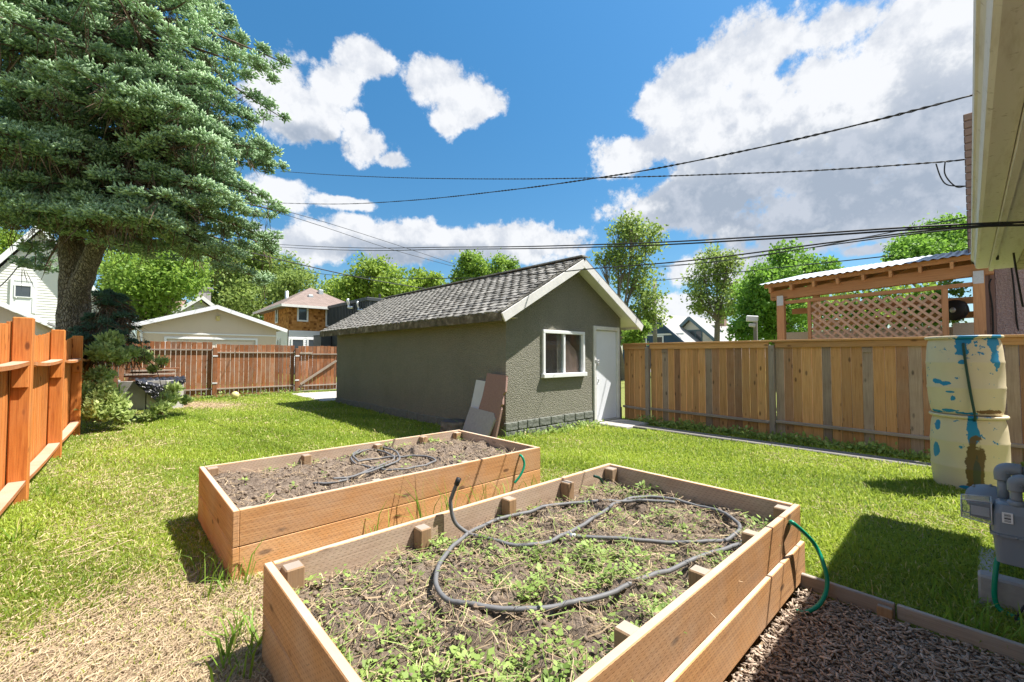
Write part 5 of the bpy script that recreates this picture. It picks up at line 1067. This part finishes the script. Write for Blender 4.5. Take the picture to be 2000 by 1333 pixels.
tree('leafy_tree', 'low green tree between the orange house and the charcoal building', [(655,560,26),(640,590,26),(668,585,24)], 60, 655, M['leaf2'], 4000, .36, .2, seed=9)
tree('leafy_tree', 'low bush like tree between the shed gable and the blue house', [(1240,655,18),(1258,640,12),(1232,668,14)], 20, 1240, M['leaf0'], 3500, .12, .1, seed=10)
tree('leafy_tree', 'distant tree top left of the white house roof', [(5,470,30),(-25,500,45)], 55, -10, M['leaf2'], 4500, .36, .2, seed=11)

tree('leafy_tree', 'green hedge like tree seen through the pergola lattice', [(1610,600,26),(1660,590,30),(1720,585,30),(1780,580,30),(1840,578,30),(1640,630,28),(1700,625,30),(1770,620,30),(1830,615,28)], 12.5, 1715, M['leaf0'], 7000, .12, .1, seed=12)
# ------------------------------------------------------------------ the big spruce
def shoots(P, D, ln, wd, rv):
    """spindle shaped needle shoots, four sided"""
    P = np.asarray(P, np.float32); n = len(P); U = unit(np.cross(D, np.array([.31, .2, .93])+.001)); W_ = np.cross(D, U); V = np.empty((n, 6, 3), np.float32); c_ = P+D*(ln*.42)[:, None]
    V[:, 0] = P; V[:, 1] = c_+U*wd[:, None]; V[:, 2] = c_+W_*wd[:, None]; V[:, 3] = c_-U*wd[:, None]; V[:, 4] = c_-W_*wd[:, None]; V[:, 5] = P+D*ln[:, None]
    b = (np.arange(n, dtype=np.int32)*6)[:, None]; F = np.concatenate([b+np.array(q) for q in ((0, 2, 1), (0, 3, 2), (0, 4, 3), (0, 1, 4), (1, 2, 5), (2, 3, 5), (3, 4, 5), (4, 1, 5))], 0); return V.reshape(-1, 3), F, np.repeat(rv, 6)
def spruce_branches(leads, rs, step=.30, side=.42, sl_=.13, sw=.030, per=44, rc=.20):
    """leads: list of (start, azimuth, length, droop) -> rounded tufts of needle shoots set along woody limbs"""
    vs, fs, dead, CC, CR, CO, CT = [], [], [], [], [], [], []
    for (p0, a, Ln, droop) in leads:
        out = Vector((math.cos(a), math.sin(a), 0)); lat = Vector((-out.y, out.x, 0)); n = 12; pts = []; bend = rs.normal()*.12
        for i in range(n+1):
            s = i/n; z = -droop*Ln*(s**1.3)*.9+.22*droop*Ln*max(0, s-.7)/.3; pts.append(p0+out*Ln*s+lat*bend*Ln*s*s+Vector((0, 0, z+.16*Ln*s*(1-s))))
        limb(vs, fs, [pts[0], pts[n//3], pts[2*n//3], pts[-1]], .018+.010*Ln, .008, 5); tone = rs.normal()*.10; s = max(.28, 1-2.1/max(Ln, .3)) if Ln > 1.2 else .2
        for q in range(int(3+Ln*2)): dead.append((pts[int(rs.uniform(1, n*.8))], Vector((rs.normal()*.25, rs.normal()*.25, -.15-.3*rs.random()))))
        while s <= 1.0:
            f = s*n; i = min(int(f), n-1); p = pts[i].lerp(pts[i+1], f-i); w = side*min(1., Ln/1.8)*math.sin(min(1., (1.08-s)*1.9+.15)*1.57)
            for sg in (-1, 0, 1):
                if sg == 0 and s < .8 and rs.random() < .45: continue
                o_ = lat*sg*w*rs.uniform(.6, 1.15)+out*rs.normal()*.08; c_ = p+o_+Vector((0, 0, -.35*abs(sg)*w*rs.uniform(.2, 1.2)+rs.normal()*.03)); CC.append(tuple(c_)); CR.append(rc*rs.uniform(.65, 1.25)*(1.1-.35*s)); CO.append(tuple((out*.75+lat*sg*.6).normalized())); CT.append(tone+rs.normal()*.07)
                if rs.random() < .35: dead.append((c_-Vector((0, 0, .05)), Vector((rs.normal()*.12, rs.normal()*.12, -.25-.3*rs.random()))))
            s += step/max(Ln, .3)*rs.uniform(.7, 1.3)
        CC.append(tuple(pts[-1]-out*.06)); CR.append(rc*.6); CO.append(tuple(out)); CT.append(tone)
    C = np.repeat(np.array(CC), per, 0); r_ = np.repeat(np.array(CR), per); O = np.repeat(np.array(CO), per, 0); t_ = np.repeat(np.array(CT), per); n = len(C)
    D = unit(rs.normal(size=(n, 3))); D[:, 2] = np.where(D[:, 2] < -.25, -D[:, 2]*.8, D[:, 2]); D = unit(D+O*.55+np.array([0, 0, .10])); rad = r_*rs.uniform(.1, .85, n)
    SP = C+D*rad[:, None]*np.array([1.1, 1.1, .70]); SD = unit(D*np.array([1, 1, .7])+rs.normal(size=(n, 3))*.38); SR = .12+.68*rad/np.maximum(r_, .01)+.14*np.clip(D[:, 2], -1, 1)+t_+rs.normal(size=n)*.12  # paler tips; shade inside tufts and bright tops also put into the needle colour
    return SP, SD, sl_*rs.uniform(.65, 1.25, n), sw*rs.uniform(.75, 1.3, n), np.clip(SR, 0, 1), vs, fs, dead
def spruce(name, label, base, leaders, matf, rs, trunk_fn, step, side, sl_, sw, per, rc, extra=()):
    t = thing(name, label, 'spruce', base); vs, fs = trunk_fn(); fixn(mk('trunk', vs, fs, M['bark'], t, None, True)); leads = []
    for (pts, z0, z1, dens, lenf) in leaders:
        Q = spline(pts, 12)
        def at_z(z):
            for a, b in zip(Q, Q[1:]):
                if a.z <= z <= b.z and b.z > a.z: return a.lerp(b, (z-a.z)/(b.z-a.z))
            return Q[-1]
        z = z0
        while z < z1:
            a = rs.uniform(0, 2*math.pi); l_ = lenf(z, a)*rs.uniform(.72, 1.1)
            if l_ > .12: leads.append((at_z(z)+Vector((0, 0, 0)), a, l_, rs.uniform(.08, .55)*(.5 if z < 4.6 else 1)))
            z += dens*rs.uniform(.5, 1.5)
    leads += [(Vector(p), a, l_, d_) for (p, a, l_, d_) in extra]
    SP, SD, SL, SW, SR, v2, f2, dead = spruce_branches(leads, rs, step, side, sl_, sw, per, rc)
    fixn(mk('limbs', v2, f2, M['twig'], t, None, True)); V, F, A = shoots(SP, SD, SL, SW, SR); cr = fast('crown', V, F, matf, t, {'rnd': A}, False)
    if dead:
        Pd = np.array([tuple(p) for p, d in dead]); Dd = np.array([tuple(d) for p, d in dead]); n = len(Pd)*5; Pd = np.repeat(Pd, 5, 0)+rs.normal(size=(n, 3))*.05; Dd = np.repeat(Dd, 5, 0)+rs.normal(size=(n, 3))*.12; l_ = np.linalg.norm(Dd, axis=1); u = unit(Dd); V, F, A = cards(Pd, u, unit(np.cross(u, rs.normal(size=(n, 3)))), l_, np.full(n, .016), np.full(n, .5)); fast('dead_twigs', V, F, M['twig'], t, {'rnd': A})['kind'] = 'stuff'
    print(name, len(SP), len(leads)); return t
TB = Vector((-.82, 14.5, 0)); LAT = Vector((RX, RY, 0)); FWD = Vector((FX, FY, 0))
Lft = [TB+Vector((0, 0, -.2)), TB+LAT*.12+Vector((0, 0, 1.6)), TB+LAT*.10+Vector((0, 0, 3.2)), TB+LAT*-.05+Vector((0, 0, 5)), TB+LAT*.05+Vector((0, 0, 8)), TB+LAT*.1+Vector((0, 0, 12.5))]
Rgt = [TB+LAT*.10+Vector((0, 0, 2.5)), TB+LAT*.32-FWD*.1+Vector((0, 0, 3.0)), TB+LAT*1.0-FWD*.45+Vector((0, 0, 3.85)), TB+LAT*1.9-FWD*.75+Vector((0, 0, 5.2)), TB+LAT*2.3-FWD*.9+Vector((0, 0, 7.2)), TB+LAT*2.35-FWD*.9+Vector((0, 0, 12.2))]
def big_trunk():
    vs, fs = [], []; P = spline(Lft, 6); m = len(P); v_, f_ = tube_data(P, [max(.05, .40-.0115*i) if i > 4 else .46-.022*i for i in range(m)], 18, False); vs += v_; fs += f_
    P = spline(Rgt, 6); m = len(P); v_, f_ = tube_data(P, [max(.05, .27-.009*i) for i in range(m)], 14, False); o = len(vs); vs += v_; fs += [tuple(i+o for i in q) for q in f_]
    rs = np.random.default_rng(5)
    vs = [Vector(v)+Vector((math.sin(v.z*9+v.x*23)*.012, math.sin(v.z*7+v.y*21)*.012, 0)) for v in vs]; return vs, fs
rs = np.random.default_rng(21)
def len_l(z, a): return max(.2, (2.75 if z > 4.7 else 1.6+.9*(z-3.0))-max(0, z-8.2)*.62)
def len_r(z, a):
    toL = max(0, -(math.cos(a)*LAT.x+math.sin(a)*LAT.y)); base = (2.85 if z > 5.4 else 2.1+.6*(z-4.1)); return max(.2, base*(1-.25*toL)-max(0, z-8.4)*.62)
RA = math.atan2(LAT.y, LAT.x); EXT = []
QR = spline(Rgt, 12)
for q in range(22):
    z = rs.uniform(4.7, 7.6); p = min(QR, key=lambda v: abs(v.z-z)); EXT.append((p, RA+rs.normal()*.75-.25, rs.uniform(2.0, 2.9), rs.uniform(.45, .75) if z < 6.2 else rs.uniform(.2, .5)))
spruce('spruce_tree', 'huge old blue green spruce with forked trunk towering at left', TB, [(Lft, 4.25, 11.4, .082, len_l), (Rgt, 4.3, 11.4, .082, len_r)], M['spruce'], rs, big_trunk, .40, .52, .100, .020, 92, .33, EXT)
SB = Vector((.02, 14.0, 0)); rs = np.random.default_rng(22)
def small_trunk(): return tube_data([SB, SB+Vector((.02, 0, 1.4)), SB+Vector((0, .02, 2.85))], [.05, .03, .008], 8, False)
SB = at(212, 690, 9.9); SB.z = 0
spruce('spruce_sapling', 'dark young spruce below the big spruce trunk, by the fence corner', SB, [([SB, SB+Vector((.01, 0, 1.5)), SB+Vector((0, 0, 2.9))], 1.5, 2.95, .024, lambda z, a: max(.14, .85*(1-(z-1.4)/1.9)))], M['spruce2'], rs, small_trunk, .12, .22, .07, .012, 26, .10)

# ------------------------------------------------------------------ shrubs and other leafy plants
def shrub(name, label, blobs, leaf, n_leaf, size, cat='shrub', group=None, stems=16, up_=.3, seed=0, kind=None, asp=.5):
    rs = np.random.default_rng(300+seed); c0 = blobs[0][0]; t = thing(name, label, cat, (c0.x, c0.y, 0), group); vs, fs = [], []; PL, DL = [], []; W_ = sum(r**2 for _, r in blobs)
    for c, r in blobs:
        for q in range(stems):
            d = Vector(rs.normal(size=3)).normalized(); d.z = abs(d.z)*.9-.15; e = c+d*r*rs.uniform(.7, 1.1); b = Vector((c.x+rs.normal()*r*.25, c.y+rs.normal()*r*.25, max(0, c.z-r*.9))); m_ = b.lerp(e, .5)+Vector((0, 0, r*.2)); limb(vs, fs, [b, m_, e], .007, .002, 4)
            k_ = int(n_leaf*r*r/W_/stems); s = rs.uniform(.25, 1, k_); P = np.array([tuple((b.lerp(m_, x*2) if x < .5 else m_.lerp(e, x*2-1))) for x in s])+rs.normal(size=(k_, 3))*r*.17; PL.append(P); dd = unit(np.array(tuple((e-b).normalized()))*.6+rs.normal(size=(k_, 3))*.6+np.array([0, 0, up_])); DL.append(dd)
    P = np.concatenate(PL); P[:, 2] = np.maximum(P[:, 2], .02); D = np.concatenate(DL); m = len(P); Nn = unit(np.cross(D, rs.normal(size=(m, 3))*.5+np.array([0, 0, 1.]))); ln = size*rs.uniform(.6, 1.4, m); V, F, A = cards(P, D, Nn, ln, ln*asp, np.clip(rs.normal(size=m)*.24+.55, 0, 1))
    tag(fixn(mk('stems', vs, fs, M['twig'], t)), None, None, None, 'stuff'); fast('foliage', V, F, leaf, t, {'rnd': A}); return t
G3 = 'shrubs growing round the compost box'
shrub('shrub', 'pale green shrub at the foot of the orange fence end', [(at(200, 770, 8.7), .32), (at(222, 790, 8.6), .28), (at(188, 800, 8.3), .26), (at(196, 735, 8.9), .22), (at(238, 815, 8.6), .18)], M['shrub'], 5200, .095, group=G3, seed=1)
shrub('shrub', 'leafy shrub at the right end of the compost box', [(at(330, 780, 10.1), .20), (at(315, 797, 9.7), .17), (at(340, 760, 10.3), .15), (at(362, 782, 10.8), .13), (at(290, 812, 9.5), .11)], M['shrub'], 2200, .09, group=G3, seed=2)
shrub('shrub', 'bright leafy shrub above the compost box by the young spruce', [(at(200, 690, 9.0), .24), (at(230, 700, 9.2), .2), (at(215, 665, 9.3), .2), (at(255, 690, 9.6), .16)], M['shrub'], 2600, .095, group=G3, seed=3)
shrub('leaning_branch', 'leafy branch leaning over the black tarp', [(at(285, 700, 10.4), .17), (at(315, 708, 10.3), .15), (at(272, 690, 10.4), .14), (at(300, 722, 10.3), .12)], M['shrub'], 900, .09, 'branch', seed=4)
tube('stem', spline([at(262, 688, 10.4), at(300, 715, 10.2), at(316, 760, 10.0), at(318, 800, 9.8)], 6), .008, M['twig'], bpy.data.objects['leaning_branch'], 5)
# low weeds along the fences
def tuft_band(name, label, pts, n, h, leaf, seed, w=.03):
    rs = np.random.default_rng(500+seed); s = rs.uniform(0, 1, n); P = np.array([[*(np.array(pts[0])*(1-x)+np.array(pts[1])*x)] for x in s])+np.stack([rs.normal(size=n)*.10, rs.normal(size=n)*.10], 1); m = .35+.65*np.clip(np.sin(s*37+seed)+np.sin(s*91)*.6+.2, 0, 1); P3 = np.stack([P[:, 0], P[:, 1], rs.uniform(0, 1, n)*h*m], 1)
    D = unit(rs.normal(size=(n, 3))*.7+np.array([0, 0, .35])); Nn = unit(np.cross(D, rs.normal(size=(n, 3))*.4+np.array([0, 0, 1.]))); ln = rs.uniform(.04, .09, n); V, F, A = cards(P3, D, Nn, ln, ln*.6, np.clip(rs.normal(size=n)*.2+.45, 0, 1)); return tag(fast(name, V, F, leaf, None, {'rnd': A}), label, 'weeds', None, 'stuff')
tuft_band('fence_weeds', 'low leafy weeds along the foot of the cedar fence', [(8.55, 5.0), (8.5, -.5)], 3200, .14, M['weed'], 1)
tuft_band('fence_weeds', 'sparse weeds along the foot of the old brown fence', [(1.6, 17.8), (5.3, 17.8)], 900, .2, M['weed'], 2)
tuft_band('shed_weeds', 'weeds and grass tufts at the shed corner', [(5.0, 5.55), (7.5, 5.55)], 700, .10, M['weed'], 3)

# ------------------------------------------------------------------ lawn blades, straw, chips
def keep(x, y):
    ok = np.ones_like(x, bool)
    for (x0, x1, y0, y1) in ((B1[0]-.02, B1[1]+.02, B1[2]-.02, B1[3]+.02), (B2[0]-.02, B2[1]+.02, B2[2]-.04, B2[3]+.02), (SX0-.03, SX1, SY0-.03, SY1), (7.55, 8.6, 4.5, 5.6), (7.86, 8.16, -3, 5.), (4.95, 9, 14.2, 17.7), (-5, 3.33, -3, .86), (3.83, 3.97, -.8, .04), (.05, 1.45, 15.05, 16.5)): ok &= ~((x > x0) & (x < x1) & (y > y0) & (y < y1))
    ok &= ~((x-bx)**2+(y-by)**2 < .075) & (x > lx(y)-.05)
    return ok
def lawn_points(n, dmin, dmax):
    d = RNG.uniform(dmin, dmax, n*3) if dmax < 7 else np.exp(RNG.uniform(math.log(dmin), math.log(dmax), n*3)); a = RNG.uniform(-.92, .92, n*3)+math.atan2(FY, FX); x = d*np.cos(a); y = d*np.sin(a)
    ok = keep(x, y) & (x < 8.75) & (y < 17.95) & (y > -.8) & (x > -.75); return x[ok][:n], y[ok][:n], d[ok][:n]
x, y, d = lawn_points(330000, 1.7, 19.5); dry = dry_np(x, y); r_ = RNG.random(len(x)); ok = r_ > dry*.90; x, y, d, dry = x[ok], y[ok], d[ok], dry[ok]; n = len(x)
h = RNG.gamma(5, .0075, n)*(1-.25*dry)*(.75+.35*np.sin(x*2.1+y)*np.sin(y*1.7-x)+.2)+.008*np.sqrt(d/3); w = .0035+.0011*d; P = np.stack([x, y, gz(x, y)-.004], 1)
pt = .5+.28*np.sin(x*1.7+.5*y)*np.sin(y*1.3)+.15*np.sin(4.3*x+2.9*y); rv = np.clip(pt*.74*.9+RNG.normal(size=n)*.13, 0, .73); rv = np.where(RNG.random(n) < .05+.42*dry, RNG.uniform(.8, 1, n), rv)
V, F, A = blades(P, h, w, RNG.uniform(.2, 1.25, n), rv); tag(fast('lawn_grass', V, F, M['grass'], None, {'rnd': A}), 'short sunlit lawn grass with dry patches covering the yard', 'grass', None, 'stuff'); print('grass', n)
def straws(x, y, z, ln, w, name, label, mat, rv, tilt=.12, parent=None, yaw=None):
    n = len(x); a = RNG.uniform(0, 2*math.pi, n) if yaw is None else yaw; D = unit(np.stack([np.cos(a), np.sin(a), RNG.normal(size=n)*tilt], 1)); S = np.stack([-np.sin(a), np.cos(a), RNG.normal(size=n)*.5], 1)*(w/2)[:, None]; P = np.stack([x, y, z], 1); B_ = np.stack([-np.sin(a), np.cos(a), np.zeros(n)], 1)*(RNG.normal(size=n)*ln*.10)[:, None]; V = np.empty((n, 6, 3), np.float32); A0 = P-D*ln[:, None]/2; A1 = P+D*ln[:, None]/2
    V[:, 0] = A0-S; V[:, 1] = A0+S; V[:, 2] = P+B_+S; V[:, 3] = P+B_-S; V[:, 4] = A1+S; V[:, 5] = A1-S; b = (np.arange(n, dtype=np.int32)*6)[:, None]; F = np.concatenate([b+np.array([0, 1, 2, 3]), b+np.array([3, 2, 4, 5])], 0)
    o = fast(name, V.reshape(-1, 3), F, mat, parent, {'rnd': np.repeat(rv, 6)}); return tag(o, label, 'straw' if parent is None else None, None, 'stuff')
x, y, d = lawn_points(260000, 1.7, 19); dry = dry_np(x, y); ok = RNG.random(len(x)) < (dry**1.6)*.75+.012; x, y, d = x[ok], y[ok], d[ok]; n = len(x); print('straw', n)
straws(x, y, gz(x, y)+RNG.uniform(.002, .022, n), RNG.uniform(.03, .12, n), .0015+.00055*d, 'straw_litter', 'dry cut straw lying on bare ground left of the beds', M['straw'], np.clip(RNG.normal(size=n)*.28+.55, 0, 1), .15, None, RNG.normal(size=n)*.7+1.05)
# tall grass clumps at the beds
cl_ = []
for (x0, y0, k_, hh) in ((.50, 3.22, 18, .30), (.46, 3.5, 12, .22), (.62, 3.2, 10, .36), (.47, 2.45, 18, .30), (.52, 2.55, 16, .30), (.40, 2.3, 10, .3), (.44, 1.85, 7, .22), (1.0, 2.85, 8, .3), (1.5, 3.15, 8, .4), (1.9, 3.1, 14, .62), (2.15, 3.15, 12, .6), (2.5, 3.12, 9, .45), (2.8, 3.1, 14, .35), (3.25, 3.15, 12, .3), (5.0, 5.5, 10, .3), (4.7, 6.5, 6, .45), (4.5, 6.2, 8, .3), (3.5, 3.2, 8, .2), (3.40, .5, 10, .2), (3.42, .1, 14, .26), (3.45, -.05, 12, .25), (3.7, .15, 10, .2), (5.4, .7, 10, .14), (2.9, 9.0, 2, .3), (-.45, 6.6, 16, .25), (-.5, 5.2, 20, .28), (-.45, 8.7, 12, .2)):
    for q in range(k_): cl_.append((x0+rnd(-.07, .07), y0+rnd(-.09, .09), hh*rnd(.5, 1.1)))
cl_ = np.array(cl_); V, F, A = blades(np.stack([cl_[:, 0], cl_[:, 1], np.zeros(len(cl_))], 1), cl_[:, 2], .006+.008*RNG.random(len(cl_)), RNG.uniform(.15, .9, len(cl_)), np.clip(RNG.normal(size=len(cl_))*.2+.45, 0, 1)); tag(fast('tall_grass', V, F, M['tallgrass'], None, {'rnd': A}), 'tall uncut grass blades growing up against the raised beds', 'grass', None, 'stuff')
# mulch chips
n = 15000; x = RNG.uniform(1.6, 3.30, n); y = RNG.uniform(-.75, .82, n); z = -.045+RNG.uniform(0, .028, n); a = RNG.uniform(0, 2*math.pi, n); L_ = RNG.gamma(3, .0085, n)+.008; Wd = RNG.uniform(.002, .0065, n); D = unit(np.stack([np.cos(a), np.sin(a), RNG.normal(size=n)*.25], 1)); S = unit(np.stack([-np.sin(a), np.cos(a), RNG.normal(size=n)*.4], 1)); U = np.cross(D, S); P = np.stack([x, y, z], 1); V = np.empty((n, 8, 3), np.float32); i_ = 0
for sx_ in (-1, 1):
    for sy in (-1, 1):
        for sz in (-1, 1): V[:, i_] = P+D*(L_*sx_/2*(.8 if sy > 0 else 1))[:, None]+S*(Wd*sy)[:, None]+U*(.0025*sz); i_ += 1
b = (np.arange(n, dtype=np.int32)*8)[:, None]; F = np.concatenate([b+np.array(q) for q in ((0, 1, 3, 2), (4, 6, 7, 5), (0, 4, 5, 1), (2, 3, 7, 6), (1, 5, 7, 3), (0, 2, 6, 4))], 0)
tag(fast('wood_chips', V.reshape(-1, 3), F, M['chips'], None, {'rnd': np.repeat(np.clip(RNG.normal(size=n)*.28+.45, 0, 1), 8)}), 'wood chip mulch beside the nearest bed', 'mulch', None, 'stuff')
# weeds in the beds
HP = np.array([(p.x, p.y) for p in h1+h2])
def bed_weeds(B, hz, n, name, label, dens, seed, size):
    rs = np.random.default_rng(700+seed); PL, DL, NL, LL, RL = [], [], [], [], []
    while len(PL) < n:
        x = rs.uniform(B[0]+.06, B[1]-.06); y = rs.uniform(B[2]+.06, B[3]-.06)
        if rs.random() > dens(x, y) or (B is B2 and np.min((HP[:, 0]-x)**2+(HP[:, 1]-y)**2) < .0022): continue
        z = float(hz(np.array(x), np.array(y))); k_ = rs.integers(5, 14); hh = rs.uniform(.01, .07); sc = size*rs.uniform(.6, 1.4); tone = rs.uniform(.15, .72)
        for q in range(k_):
            a = rs.uniform(0, 6.3); rr_ = rs.uniform(0, .045); PL.append((x+rr_*math.cos(a), y+rr_*math.sin(a), z+.004+rs.uniform(0, hh))); d = Vector((math.cos(a), math.sin(a), rs.uniform(-.1, .8))).normalized(); DL.append(tuple(d)); NL.append(tuple(d.cross(Vector((rs.normal()*.25, rs.normal()*.25, 1))).normalized())); LL.append(sc*rs.uniform(.6, 1.3)); RL.append(min(.73, max(0, tone+rs.normal()*.08)))
    LL = np.array(LL); V, F, A = cards(np.array(PL), np.array(DL), np.array(NL), LL, LL*.72, np.array(RL)); tag(fast(name, V, F, M['weed'], None, {'rnd': A}), label, 'weeds', None, 'stuff')
def d2(x, y):
    c = .10+.75*math.exp(-((x-1.25)/.75)**2)*(.55+.45*math.sin(5*x+3*y))+.55*math.exp(-(((x-2.0)/.45)**2+((y-1.45)/.28)**2))+.35*math.exp(-((y-.95)/.16)**2)+.35*math.exp(-((x-3.15)/.25)**2)*math.exp(-((y-2.1)/.3)**2)
    return min(1, c*(.45+.55*math.sin(9*x+1)*math.sin(8*y+2)+.25))
bed_weeds(B2, hz2, 4600, 'bed_weeds', 'green clover and weed seedlings growing in the nearest bed', d2, 1, .024)
bed_weeds(B1, hz1, 500, 'bed_weeds', 'a few weed seedlings along the edges of the bare bed', lambda x, y: .05+.9*math.exp(-((y-4.72)/.06)**2)+.5*math.exp(-((x-3.35)/.08)**2), 2, .028)
for B, hz, n, lb, nm in ((B2, hz2, 5200, 'dry pulled stems scattered over the nearest bed', 'dry_stems'), (B1, hz1, 2400, 'dry straw bits scattered over the bare bed', 'dry_stems')):
    x = RNG.uniform(B[0]+.05, B[1]-.05, n); y = RNG.uniform(B[2]+.05, B[3]-.05, n); z = hz(x, y)+RNG.uniform(.003, .03, n); straws(x, y, z, RNG.gamma(3, .022, n)+.015, RNG.uniform(.0015, .0042, n), nm, lb, M['straw'], np.clip(RNG.normal(size=n)*.3+.35, 0, 1), .3)
n = 2600; x = RNG.uniform(B2[0]+.05, B2[1]-.05, n); y = RNG.uniform(B2[2]+.05, B2[3]-.05, n); ok = np.array([random.random() < d2(a, b)+.12 for a, b in zip(x, y)]); x, y = x[ok], y[ok]; n = len(x)
straws(x, y, hz2(x, y)+RNG.uniform(.01, .045, n), RNG.gamma(3, .03, n)+.02, RNG.uniform(.002, .004, n), 'green_stems', 'limp green weed stems lying in the nearest bed', M['weed'], np.clip(RNG.normal(size=n)*.15+.5, 0, .73), .35)
